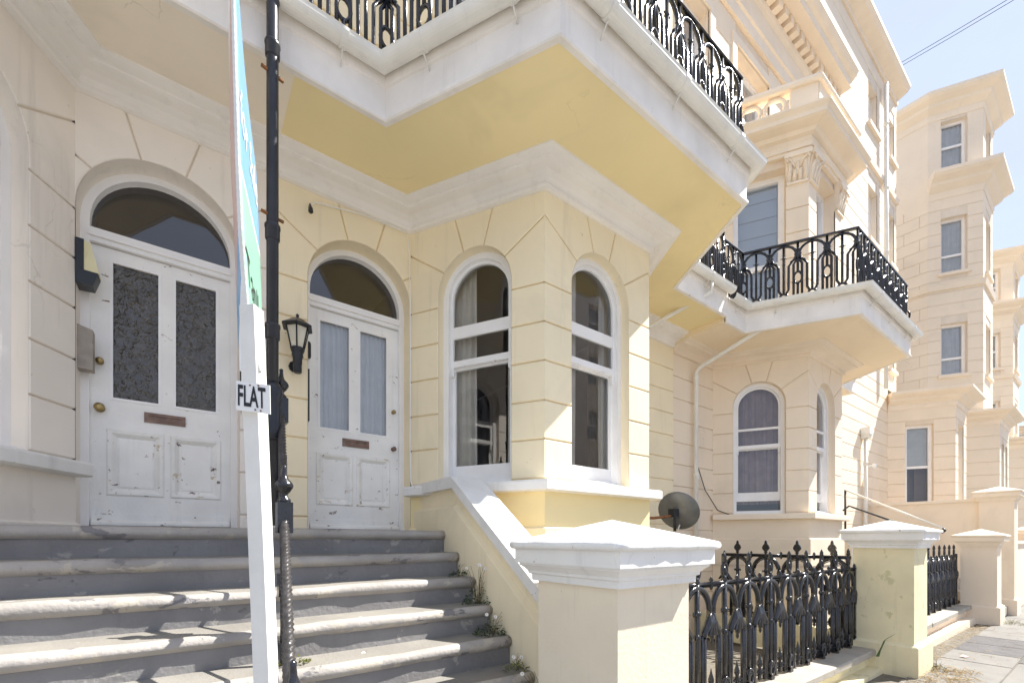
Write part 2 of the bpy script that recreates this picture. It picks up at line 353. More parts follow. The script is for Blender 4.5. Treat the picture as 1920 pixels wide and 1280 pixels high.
def pane(F, loop, o, parent, material='window_glass'):
    mb = MB(); mb.poly([F.at(u, z, o) for u, z in loop]); return mb.build('pane', material, parent)
def curtain(F, u0, u1, z0, z1, o, parent, material='curtain', amp=.03, waves=5, seed=0, gather=0.0, name='curtain'):
    mb = MB(); rnd = random.Random(seed); nu, nz_ = waves * 8, 8; ph = rnd.random() * 6; rows = []
    for j in range(nz_ + 1):
        v = j / nz_; row = []
        for i in range(nu + 1):
            a = i / nu; uu = u0 + (u1 - u0) * (a * (1 - gather * math.sin(math.pi * (1 - v)) * .5))
            row.append(mb.pt(F.at(uu, z0 + (z1 - z0) * v, o + amp * math.sin(a * waves * 6.28 + ph + .5 * math.sin(v * 3 + a * 5)) + amp * .4 * math.sin(a * waves * 14 + v))))
        rows.append(row)
    for A, B in zip(rows, rows[1:]):
        for i in range(nu): mb.face((A[i], A[i + 1], B[i + 1], B[i]), True)
    return mb.build(name, material, parent)
def sash_window(F, uc, r, zc, zb, depth, parent, style='bay', drape=None):
    o1 = -depth + .012
    mb = MB(); loop_frame(mb, F, arch_loop(uc, r + .004, zc, zb), arch_loop(uc, r - .062, zc, zb + .07), -depth - .12, o1)
    fbox(mb, F, uc - r, uc + r, zb - .002, zb + .05, -depth + .01, -depth + .05)
    win = mb.build('window', 'white_paint', parent)
    ri = r - .062; zm = 1.84 if style == 'bay' else 1.78
    # upper sash (arched) sits in front, lower behind
    mb = MB(); loop_frame(mb, F, [(uc - ri, zm - .03), (uc + ri, zm - .03)] + arc(uc, zc, ri, 0, 180, 20), [(uc - ri + .03, zm + .035), (uc + ri - .03, zm + .035)] + arc(uc, zc, ri - .03, 0, 180, 20), -depth - .075, -depth - .03)
    zr = 2.17 if style == 'bay' else 2.10
    if style == 'bay': fbox(mb, F, uc - ri + .02, uc + ri - .02, zr - .06, zr + .06, -depth - .07, -depth - .034)
    else: fbox(mb, F, uc - ri + .02, uc + ri - .02, zr - .02, zr + .02, -depth - .07, -depth - .034)
    for s_ in (-1, 1): fbox(mb, F, uc + s_ * (ri - .02) - .016, uc + s_ * (ri - .02) + .016, zm - .12, zm - .03, -depth - .07, -depth - .032)
    us = mb.build('upper_sash', 'white_paint', win)
    mb = MB(); zl = zb + .07 if style == 'bay' else zb + .25
    loop_frame(mb, F, rect_loop(uc - ri, uc + ri, zl, zm - .01), rect_loop(uc - ri + .03, uc + ri - .03, zl + .16, zm - .05), -depth - .12, -depth - .078)
    ls = mb.build('lower_sash', 'white_paint', win)
    pane(F, [(uc - ri + .02, zm)] + [(uc + ri - .02, zm)] + arc(uc, zc, ri - .02, 0, 180, 20), -depth - .055, win)
    pane(F, rect_loop(uc - ri + .02, uc + ri - .02, zl + .15, zm - .04), -depth - .10, win)
    if style != 'bay': pane(F, rect_loop(uc - ri + .01, uc + ri - .01, zb + .07, zl + .02), -depth - .115, win)
    for k in (-.5, .5):
        mb = MB(); c = F.at(uc + k * ri, zm - .045, -depth - .025)
        mb.tube([F.at(uc + k * ri + .022 * math.cos(a), zm - .045 + .02 * math.sin(a), -depth - .022) for a in [i * 2 * math.pi / 10 for i in range(10)]], .004, 5, closed=True)
        mb.build('sash_ring', 'white_paint', win)
    return win

# ------------------------------------------------------------------ ground
def gz(x): return -1.655 - .0105 * x
def sheet(name, x0, x1, y0, y1, dz, material, kind='structure', n=1):
    mb = MB(); mb.poly([(x0, y0, gz(x0) + dz), (x1, y0, gz(x1) + dz), (x1, y1, gz(x1) + dz), (x0, y1, gz(x0) + dz)]); return mb.build(name, material, None, kind)
sheet('ground', -500, 500, -500, 500, -.20, 'ground_grey')
sheet('road', -300, 300, -9.2, -1.75, -.12, 'asphalt')
mb = MB()
for (y0, y1) in ((-1.6, 4.6), (-12.5, -9.35)):
    x0, x1 = -300, 300
    mb.hexa([(x0, y0, gz(x0) - .19), (x1, y0, gz(x1) - .19), (x1, y1, gz(x1) - .19), (x0, y1, gz(x0) - .19)], [(x0, y0, gz(x0) - .014), (x1, y0, gz(x1) - .014), (x1, y1, gz(x1) - .014), (x0, y1, gz(x0) - .014)])
pav = mb.build('pavement', 'paving_joint', None, 'structure')
def slab(x0, x1, y0, y1, material):
    j = random.uniform(-.004, .004); c = .008; mb = MB(); lo = [(x0, y0), (x1, y0), (x1, y1), (x0, y1)]; hi = [(x0 + c, y0 + c), (x1 - c, y0 + c), (x1 - c, y1 - c), (x0 + c, y1 - c)]
    a = [mb.pt((x, y, gz(x) - .03)) for x, y in lo]; b_ = [mb.pt((x, y, gz(x) + j - .008)) for x, y in lo]; c_ = [mb.pt((x, y, gz(x) + j)) for x, y in hi]
    for i in range(4): k = (i + 1) % 4; mb.face((a[i], a[k], b_[k], b_[i])); mb.face((b_[i], b_[k], c_[k], c_[i]))
    mb.face(c_); mb.build('paving_slab', material, pav)
for i in range(-4, 34):
    for j in range(4):
        x0 = .4 + i * .92 + (.46 if j % 2 else 0); y0 = -1.36 + j * .74
        dark = (j >= 1 and 9.4 < x0 < 11.2)
        slab(x0 + .006, x0 + .914, y0 + .006, y0 + .734, 'paving_dark' if dark else 'paving')
for i in range(-8, 34):
    mb = MB(); x0 = i * .92; x1 = x0 + .91
    mb.hexa([(x0, -1.75, gz(x0) - .19), (x1, -1.75, gz(x1) - .19), (x1, -1.602, gz(x1) - .19), (x0, -1.602, gz(x0) - .19)], [(x0, -1.74, gz(x0) - .004), (x1, -1.74, gz(x1) - .004), (x1, -1.602, gz(x1)), (x0, -1.602, gz(x0))])
    mb.build('kerb_stone', 'concrete', pav)

# ------------------------------------------------------------------ terrace houses
WY = 4.45                                  # main wall plane
PTS = [(0, 0), (1.285, 0), (2.037, -1.302), (3.587, -1.302), (4.339, 0)]
LV = [.215, .578, .94, 1.30, 1.67, 2.03, 2.39]
SPR, ZCOR, ZSOF, ZLAND = 2.50, 3.24, 3.40, .06
T30 = math.tan(R(30))

# balcony panel (shared by every balcony): cast arches, keyholes, ovals
def panel_mesh():
    mb = MB(); W = .335; r = .0165
    def line(p, rr=r, n=5, closed=False): mb.tube([(x, 0, z) for x, z in p], rr, n, closed=closed)
    def circ(cx, cz, rx, rz, n=14, rr=r): line([(cx + rx * math.cos(2 * math.pi * i / n), cz + rz * math.sin(2 * math.pi * i / n)) for i in range(n)], rr, 5, True)
    line([(.150 * math.cos(R(a)), .735 + .145 * math.sin(R(a))) for a in range(-48, 229, 18)], .0185)
    for s_ in (-1, 1):
        line([(s_ * .100, .627), (s_ * .060, .565), (s_ * .058, .20), (s_ * .03, .145)])
        line([(s_ * W / 2, .67), (s_ * .118, .58), (s_ * .118, .10)])
        mb.lathe((s_ * .135, 0, .735), [(.004, -.02), (.016, 0), (.004, .02)], 6)
        mb.lathe((s_ * .092, 0, .63), [(.003, -.018), (.02, 0), (.003, .018)], 6)
    circ(0, .095, .048, .05)
    line([(0, .90), (0, .14)], .016); mb.lathe((0, 0, .70), [(.004, -.035), (.024, -.004), (.024, .004), (.004, .035)], 6)
    mb.tube([(-.04, 0, .70), (.04, 0, .70)], .007, 5)
    mb.lathe((0, 0, .60), [(.014, -.02), (.021, 0), (.014, .02)], 6)
    line([(W / 2, .90), (W / 2, .46)]); circ(W / 2, .37, .052, .085); line([(W / 2, .285), (W / 2, .05)])
    mb.lathe((W / 2, 0, .70), [(.005, -.045), (.03, -.012), (.03, .012), (.005, .045)], 7)
    mb.lathe((W / 2, 0, .80), [(.012, -.02), (.024, 0), (.012, .02)], 6)
    line([(-W / 2, .075), (W / 2, .075)], .010); line([(-W / 2, .79), (-.10, .835)], .008); line([(W / 2, .79), (.10, .835)], .008)
    me = bpy.data.meshes.new('railing_panel'); me.from_pydata(mb.v, [], mb.f); me.materials.append(MATS['iron_black']); me.polygons.foreach_set('use_smooth', mb.sm); return me
setT(); PANEL = panel_mesh()

def offset_path(path, o):
    P = [Vector(p) for p in path]; out = []
    for i in range(len(P)):
        d1 = (P[i] - P[i - 1]).normalized() if i else None; d2 = (P[i + 1] - P[i]).normalized() if i < len(P) - 1 else None
        d1 = d1 or d2; d2 = d2 or d1; n1 = Vector((d1.y, -d1.x)); n2 = Vector((d2.y, -d2.x)); out.append(P[i] + (n1 + n2) / (1 + n1.dot(n2)) * o)
    return out
def panels_on(path, z, Tf, parent, mesh=PANEL, unit=.335, name='railing_panel'):
    for a, b_ in zip(path, path[1:]):
        A = Vector(Tf(a[0], a[1], z)); B = Vector(Tf(b_[0], b_[1], z)); d = B - A; n = max(1, round(d.length / unit)); wv = d.length / n
        for i in range(n):
            o = link(name, mesh, parent); c = A + d * ((i + .5) / n)
            o.location = c; o.rotation_euler = (0, 0, math.atan2(d.y, d.x)); o.scale = (wv / unit, 1, 1)

def rows_blocks(F, u0, u1, z0, z1, h, opens, material, parent, ext=(0, 0), g=.006, vj=None):
    """coursed blocks on a plain facet with rectangular openings (ua, ub, za, zb)"""
    n = max(1, round((z1 - z0) / h)); hh = (z1 - z0) / n
    for i in range(n):
        a, b_ = z0 + i * hh, z0 + (i + 1) * hh
        segs = [(u0, u1)]
        for (ua, ub, za, zb) in opens:
            if zb > a + .02 and za < b_ - .02:
                ns = []
                for s0, s1 in segs:
                    if ub <= s0 or ua >= s1: ns.append((s0, s1)); continue
                    if ua > s0: ns.append((s0, ua))
                    if ub < s1: ns.append((ub, s1))
                segs = ns
        for s0, s1 in segs:
            cuts = [s0, s1]
            if vj and s1 - s0 > vj * 1.2:
                k = s0 + (vj * .5 if i % 2 else vj); cuts = [s0]
                while k < s1 - .1: cuts.append(k); k += vj
                cuts.append(s1)
            for c0, c1 in zip(cuts, cuts[1:]):
                if c1 - c0 < .02: continue
                le = 'e' if abs(c0) < 1e-3 or c0 == u0 else ('j' if c0 != s0 else 'o'); re = 'e' if abs(c1 - F.L) < 1e-3 or c1 == u1 else ('j' if c1 != s1 else 'o')
                block(F, [(c0, a), (c1, a), (c1, b_), (c0, b_)], ['j', re, 'j', le], material, parent, ext=ext, g=g)
def rect_wall(mb, F, u0, u1, z0, z1, opens, o=-BT):
    us = sorted({u0, u1} | {v for q in opens for v in q[:2]}); zs = sorted({z0, z1} | {v for q in opens for v in q[2:]})
    for a, b_ in zip(us, us[1:]):
        for c, d in zip(zs, zs[1:]):
            mu, mz = (a + b_) / 2, (c + d) / 2
            if any(q[0] < mu < q[1] and q[2] < mz < q[3] for q in opens): continue
            mb.poly([F.at(a, c, o), F.at(b_, c, o), F.at(b_, d, o), F.at(a, d, o)])
def rect_reveal(mb, F, q, depth, o=-.004):
    lp = rect_loop(*q)
    for a, b_ in zip(lp, lp[1:] + lp[:1]): mb.poly([F.at(a[0], a[1], -depth), F.at(a[0], a[1], o), F.at(b_[0], b_[1], o), F.at(b_[0], b_[1], -depth)])
def rect_window(F, q, depth, parent, bars=(.5,), drape='net_curtain', backing=True, fr=.07, label=None, dark=0.0):
    u0, u1, z0, z1 = q; mb = MB(); loop_frame(mb, F, rect_loop(u0 - .003, u1 + .003, z0, z1 + .003), rect_loop(u0 + fr, u1 - fr, z0 + fr, z1 - fr), -depth - .1, -depth + .012)
    for b_ in bars: zz = z0 + (z1 - z0) * b_; fbox(mb, F, u0 + fr - .01, u1 - fr + .01, zz - .04, zz + .04, -depth - .07, -depth - .005)
    win = mb.build('window', 'white_paint', parent)
    zz = [z0 + fr * .8] + [z0 + (z1 - z0) * b_ for b_ in bars] + [z1 - fr * .8]
    for a, b_ in zip(zz, zz[1:]): pane(F, rect_loop(u0 + fr * .8, u1 - fr * .8, a, b_), -depth - .05, win)
    if drape:
        zlow = z0 + (z1 - z0) * dark
        if drape in ('blind', 'blue_blind'):
            mb = MB(); n_ = max(2, int((z1 - zlow) / .28))
            for k in range(n_):
                a = zlow + (z1 - zlow) * k / n_; b_ = zlow + (z1 - zlow) * (k + 1) / n_; mb.poly([F.at(u0, a, -depth - .105), F.at(u1, a, -depth - .105), F.at(u1, b_, -depth - .115), F.at(u0, b_, -depth - .115)])
            mb.build('blind', drape, win)
        else: curtain(F, u0, u1, zlow, z1, -depth - .115, win, drape, .016, max(4, int((u1 - u0) * 9)), random.randint(0, 99))
    if backing:
        mb = MB(); mb.cur = 0
        B = [(-depth - .1, u0 - .02, u1 + .02), (-depth - .9, u0 - .4, u1 + .4)]
        ring = lambda o, a, b_, e: [F.at(a, z0 - e, o), F.at(b_, z0 - e, o), F.at(b_, z1 + e, o), F.at(a, z1 + e, o)]
        r0 = [mb.pt(p) for p in ring(-depth - .1, u0 - .01, u1 + .01, .0)]; r1 = [mb.pt(p) for p in ring(-depth - .9, u0 - .1, u1 + .1, .05)]
        for i in range(4): j = (i + 1) % 4; mb.face((r0[j], r0[i], r1[i], r1[j]))
        mb.face(r1); mb.build('room_interior', 'room_wall', win)
    return win

def make_door(F, u0, u1, zc, r, parent, kind):
    uc = (u0 + u1) / 2; dp = .19; mb = MB(); zt = 2.39
    # frame: jambs, transom, arched head
    loop_frame(mb, F, [(u0, ZLAND), (u1, ZLAND)] + arc(uc, zc, r, 0, 180, 24), [(u0 + .05, ZLAND), (u1 - .05, ZLAND)] + arc(uc, zc, r - .055, 0, 180, 24), -dp - .14, -dp + .012)
    fbox(mb, F, u0 + .045, u1 - .045, 2.285, zt, -dp - .10, -dp + .004)
    fbox(mb, F, u0 + .045, u1 - .045, 2.32, 2.345, -dp - .08, -dp + .024)
    frame = mb.build('door_frame', 'white_paint', parent)
    rr = r - .055
    pane(F, [(u0 + .05, zt - .01), (u1 - .05, zt - .01)] + arc(uc, zc, rr, 0, 180, 24), -dp - .06, frame, 'fan_glass')
    mb = MB(); mb.box
    fbox(mb, F, u0, u1, zt - .1, 2.98, -1.8, -1.7); fbox(mb, F, u0 - .3, u1 + .3, 2.95, 3.02, -1.8, -dp - .14); mb.build('hall_interior', 'room_ceiling', frame)
    # leaf
    a, b_ = u0 + .05, u1 - .05; za, zb_ = .115, 2.28; o1 = -dp - .035; o0 = o1 - .05
    g = [(a + .10, a + .395), (b_ - .42, b_ - .125)]
    gz0, gz1 = 1.11, 2.18; pz0, pz1 = .36, .86
    holes = [(x0, x1, gz0, gz1) for x0, x1 in g] + [(x0 - .02, x1 + .02, pz0, pz1) for x0, x1 in g]
    mb = MB(); us = sorted({a, b_} | {v for q in holes for v in q[:2]}); zs = sorted({za, zb_} | {v for q in holes for v in q[2:]})
    for c, d in zip(us, us[1:]):
        for e, f in zip(zs, zs[1:]):
            if any(q[0] < (c + d) / 2 < q[1] and q[2] < (e + f) / 2 < q[3] for q in holes): continue
            mb.poly([F.at(c, e, o1), F.at(d, e, o1), F.at(d, f, o1), F.at(c, f, o1)])
    for q in holes: rect_reveal(mb, F, q, -o1 + .03, o1)
    mb.poly([F.at(a, za, o1), F.at(a, za, o0), F.at(b_, za, o0), F.at(b_, za, o1)])
    leaf = mb.build('door', 'white_paint_worn', parent)
    for (x0, x1) in g:
        if kind == 'obscure':
            mb = MB(); mb.poly([F.at(x0, gz0, o1 - .02), F.at(x1, gz0, o1 - .02), F.at(x1, gz1, o1 - .02), F.at(x0, gz1, o1 - .02)]); mb.build('glass_panel', 'obscure_glass', leaf)
        else:
            pane(F, rect_loop(x0, x1, gz0, gz1), o1 - .02, leaf); curtain(F, x0 - .02, x1 + .02, gz0 - .02, gz1 + .02, o1 - .06, leaf, 'net_curtain', .012, 6, int(x0 * 100))
        mb = MB(); loop_frame(mb, F, rect_loop(x0 - .012, x1 + .012, gz0 - .012, gz1 + .012), rect_loop(x0 + .008, x1 - .008, gz0 + .008, gz1 - .008), o1 - .015, o1 + .006); mb.build('glazing_bead', 'white_paint', leaf)
        mb = MB(); x0, x1 = x0 - .02, x1 + .02
        lo = rect_loop(x0, x1, pz0, pz1); mid = rect_loop(x0 + .02, x1 - .02, pz0 + .02, pz1 - .02); i1 = rect_loop(x0 + .05, x1 - .05, pz0 + .05, pz1 - .05); i2 = rect_loop(x0 + .065, x1 - .065, pz0 + .065, pz1 - .065); rings = []
        for lp, oo in ((rect_loop(x0 - .012, x1 + .012, pz0 - .012, pz1 + .012), o1 + .001), (lo, o1 + .012), (mid, o1 + .008), (i1, o1 - .022), (i2, o1 - .014)): rings.append([mb.pt(F.at(u, z, oo)) for u, z in lp])
        for A, B in zip(rings, rings[1:]):
            for i in range(4): j = (i + 1) % 4; mb.face((A[i], A[j], B[j], B[i]))
        mb.cur = 1; mb.face(rings[-1]); mb.build('panel', ['white_paint_peeling', 'white_paint_worn'], leaf)
    mb = MB(); um = (a + b_) / 2; loop_frame(mb, F, rect_loop(um - .135, um + .135, .955, 1.035), rect_loop(um - .105, um + .105, .978, 1.012), o1 - .01, o1 + .012); fbox(mb, F, um - .107, um + .107, .976, 1.014, o1 - .01, o1 + .004); mb.build('letter_plate', 'bronze', leaf)
    kx = b_ - .058
    def knob(z, r_, material, name):
        mb = MB(); c = F.at(kx, z, o1); n = F.n
        P = [(.9, 0), (.9, .006), (.35, .008), (.35, .03), (.8, .036), (1, .05), (.8, .064), (.2, .068)]
        rings = []
        for q, h in P:
            rings.append([mb.pt(F.at(kx + q * r_ * math.cos(k * math.pi / 6), z + q * r_ * math.sin(k * math.pi / 6), o1 + h * r_ / .032)) for k in range(12)])
        for A, B in zip(rings, rings[1:]):
            for k in range(12): mb.face((A[k], A[(k + 1) % 12], B[(k + 1) % 12], B[k]), True)
        mb.face(rings[-1]); mb.build(name, material, leaf)
    if kind == 'obscure': knob(1.02, .034, 'brass', 'door_knob'); knob(1.38, .026, 'brass', 'lock')
    else: knob(.985, .026, 'bronze', 'lock'); knob(1.385, .022, 'brass', 'lock')
    mb = MB(); fbox(mb, F, a + .01, b_ - .01, .13, .20, o1, o1 + .012); mb.hexa([F.at(a + .01, .115, o1 + .05), F.at(b_ - .01, .115, o1 + .05), F.at(b_ - .01, .115, o1), F.at(a + .01, .115, o1)], [F.at(a + .01, .135, o1 + .05), F.at(b_ - .01, .135, o1 + .05), F.at(b_ - .01, .165, o1), F.at(a + .01, .165, o1)]); mb.build('weather_board', 'white_paint_peeling', leaf)
    mb = MB(); fbox(mb, F, u0, u1, ZLAND - .02, .11, -dp - .16, -dp + .03); mb.build('threshold', 'concrete' if kind == 'obscure' else 'white_paint_worn', parent)

def first_floor(path, L, parent, stucco, joint, trim, Lh):
    z0, zw0, zw1, zcap0, zent, ztop = 3.72, 3.8, 6.60, 6.26, 6.74, 7.02
    fs = [Facet(a, b_) for a, b_ in zip(path, path[1:])]; back = MB()
    for i, F in enumerate(fs):
        ext = (0, 0)
        if i in (1, 2, 3):
            q = (.34, F.L - .34, zw0, zw1); op = [q]
            rect_wall(back, F, 0, F.L, z0, zent, op); rev = MB(); rect_reveal(rev, F, q, .22, -.002); rev.build('window_reveal', stucco, parent)
            rows_blocks(F, 0, F.L, z0, zcap0, .40, op, stucco, parent)
            rect_window(F, q, .2, parent, (.44,), 'blue_blind', fr=.09)
            for uc in (.17, F.L - .17):      # carved capitals
                mb = MB(); w_ = .165
                for zz, ww, oo in ((6.240, w_ - .005, .025),): fbox(mb, F, uc - ww, uc + ww, 6.240, 6.275, -.01, .035)
                rings = []
                for zz, k in ((6.275, 0), (6.390, .012), (6.540, .035), (6.660, .075)): rings.append([mb.pt(F.at(uc - w_ - k * .3, zz, k + .005)), mb.pt(F.at(uc + w_ + k * .3, zz, k + .005)), mb.pt(F.at(uc + w_ + k * .3, zz, -.02)), mb.pt(F.at(uc - w_ - k * .3, zz, -.02))])
                for A, B in zip(rings, rings[1:]):
                    for j in range(4): mb.face((A[j], A[(j + 1) % 4], B[(j + 1) % 4], B[j]))
                fbox(mb, F, uc - w_ - .04, uc + w_ + .04, 6.660, 6.740, -.01, .11)
                for row, (zz, n_, hh) in enumerate(((6.280, 4, .17), (6.380, 3, .2))):
                    for k in range(n_):
                        uu = uc - w_ + (k + .5) * 2 * w_ / n_; o_ = .01 + .012 * row
                        mb.tube([F.at(uu, zz, o_), F.at(uu, zz + hh * .6, o_ + .02), F.at(uu, zz + hh, o_ + .055), F.at(uu, zz + hh * .96, o_ + .075)], .03, 5, rs=[.034, .036, .024, .008])
                for s_ in (-1, 1): mb.tube([F.at(uc + s_ * .03, 6.500, .05), F.at(uc + s_ * .10, 6.610, .08), F.at(uc + s_ * .15, 6.640, .11), F.at(uc + s_ * .17, 6.600, .12), F.at(uc + s_ * .145, 6.580, .12)], .018, 5)
                mb.build('capital', trim, parent)
        else:
            rect_wall(back, F, 0, F.L, z0, zent, []); rows_blocks(F, 0, F.L, z0, zent, .41, [], stucco, parent, vj=.9)
    back.build('upper_wall', joint, parent)
    mb = MB(); mb.sweep(path, [(-.2, zent), (.05, zent), (.05, 6.80), (.075, 6.80), (.075, 6.87), (.09, 6.89), (.06, 6.91), (.06, 6.98), (.12, 7.0), (.16, 7.05), (.30, 7.08), (.34, 7.10), (.34, 7.17), (.40, 7.23), (.40, 7.26), (.1, 7.30), (-.2, 7.30)]); mb.build('entablature', trim, parent)
    bp_ = path[1:5]
    mb = MB(); mb.sweep(bp_, [(.06, 7.29), (.22, 7.29), (.22, 7.37), (.06, 7.37)]); mb.build('parapet_plinth', trim, parent)
    mb = MB(); mb.sweep(bp_, [(.03, 7.72), (.25, 7.72), (.27, 7.76), (.25, 7.82), (.03, 7.82)]); mb.build('parapet_rail', trim, parent)
    op = offset_path(bp_, .14)
    for a, b_ in zip(op, op[1:]):
        F = Facet(a, b_)
        for uc in (.18, F.L - .18): mb = MB(); fbox(mb, F, uc - .2, uc + .2, 7.36, 7.73, -.06, .06); mb.build('parapet_pedestal', trim, parent)
        n_ = max(2, int((F.L - .8) / .27)); u = .42
        for k in range(n_):
            c = u + (k + .5) * (F.L - .84) / n_; mb = MB(); rr = (F.L - .84) / n_ / 2
            mb.tube([F.at(c + rr * .86 * math.cos(a_), 7.545 + .155 * math.sin(a_), 0) for a_ in [i * 2 * math.pi / 12 for i in range(12)]], .035, 5, closed=True)
            mb.build('parapet_ring', trim, parent)
    # flat roof of the bay
    mb = MB(); mb.poly([(p[0], p[1], 7.28) for p in path[1:5]]); mb.build('bay_roof', trim, parent)
def second_floor(Lh, parent, stucco, joint, trim, x_end):
    F = Facet((0, 0), (Lh, 0)); z0, z1 = 7.30, 10.25; wins = [(.35, 1.25, 7.9, 9.8), (2.1, 3.5, 7.9, 9.8), (4.45, min(5.35, Lh - .15), 7.9, 9.8)]
    mb = MB(); rect_wall(mb, F, 0, Lh, z0, z1, wins); mb.build('second_floor_wall', joint, parent)
    rows_blocks(F, 0, Lh, z0, z1, .59, wins, stucco, parent, vj=1.4)
    for q in wins:
        rv = MB(); rect_reveal(rv, F, q, .25, -.002); rv.build('window_reveal', stucco, parent); rect_window(F, q, .2, parent, (.5,), 'net_curtain', fr=.08)
        mb = MB(); loop_frame(mb, F, rect_loop(q[0] - .16, q[1] + .16, q[2] - .06, q[3] + .16), rect_loop(q[0], q[1], q[2], q[3]), -.01, .035); mb.build('architrave', trim, parent)
    P = [(-x_end, 0), (Lh, 0)]
    mb = MB(); mb.sweep(P, [(-.3, z1), (.06, z1), (.06, z1 + .25), (.10, z1 + .28), (.05, z1 + .32), (.05, z1 + .78), (.12, z1 + .84), (.14, z1 + .92), (-.3, z1 + .92)]); mb.build('frieze', trim, parent)
    n_ = int((Lh + x_end) / .27)
    for k in range(n_):
        u = -x_end + .1 + k * .27; mb = MB(); mb.box(u, u + .15, -.30, -.03, z1 + .92, z1 + 1.10); mb.build('dentil', trim, parent)
    mb = MB(); mb.sweep(P, [(-.3, z1 + .92), (.06, z1 + .92), (.06, z1 + 1.10), (.50, z1 + 1.10), (.52, z1 + 1.24), (.60, z1 + 1.30), (.66, z1 + 1.40), (.66, z1 + 1.46), (.1, z1 + 1.56), (-.3, z1 + 1.56)]); mb.build('main_cornice', trim, parent)
    F2 = Facet((-x_end, .3), (Lh, .3)); q = [(1.2 + x_end, 2.2 + x_end, 12.6, 14.0), (3.8 + x_end, 4.8 + x_end, 12.6, 14.0)]
    mb = MB(); rect_wall(mb, F2, 0, F2.L, z1 + 1.5, 14.9, q, 0); mb.build('attic_wall', stucco, parent)
    for a in q: rect_window(F2, a, .15, parent, (.5,))
    mb = MB(); mb.sweep([(-x_end, .3), (Lh, .3)], [(-.2, 14.9), (.1, 14.9), (.15, 15.1), (.35, 15.2), (.35, 15.3), (-.2, 15.4)]); mb.build('eaves', trim, parent)
    mb = MB(); mb.hexa([(-x_end, .3, 15.3), (Lh, .3, 15.3), (Lh, 8, 15.3), (-x_end, 8, 15.3)], [(-x_end, 3.9, 17.5), (Lh, 3.9, 17.5), (Lh, 4.4, 17.5), (-x_end, 4.4, 17.5)]); mb.build('roof', 'roof_slate', parent)
    mb = MB(); mb.poly([(-x_end, 0, 7.2), (-x_end, 8, 7.2), (-x_end, 8, 15.3), (-x_end, .3, 15.3)]); mb.poly([(-x_end, 8, -1.6), (Lh, 8, -1.6), (Lh, 8, 15.3), (-x_end, 8, 15.3)]); mb.build('rear_wall', stucco, parent)

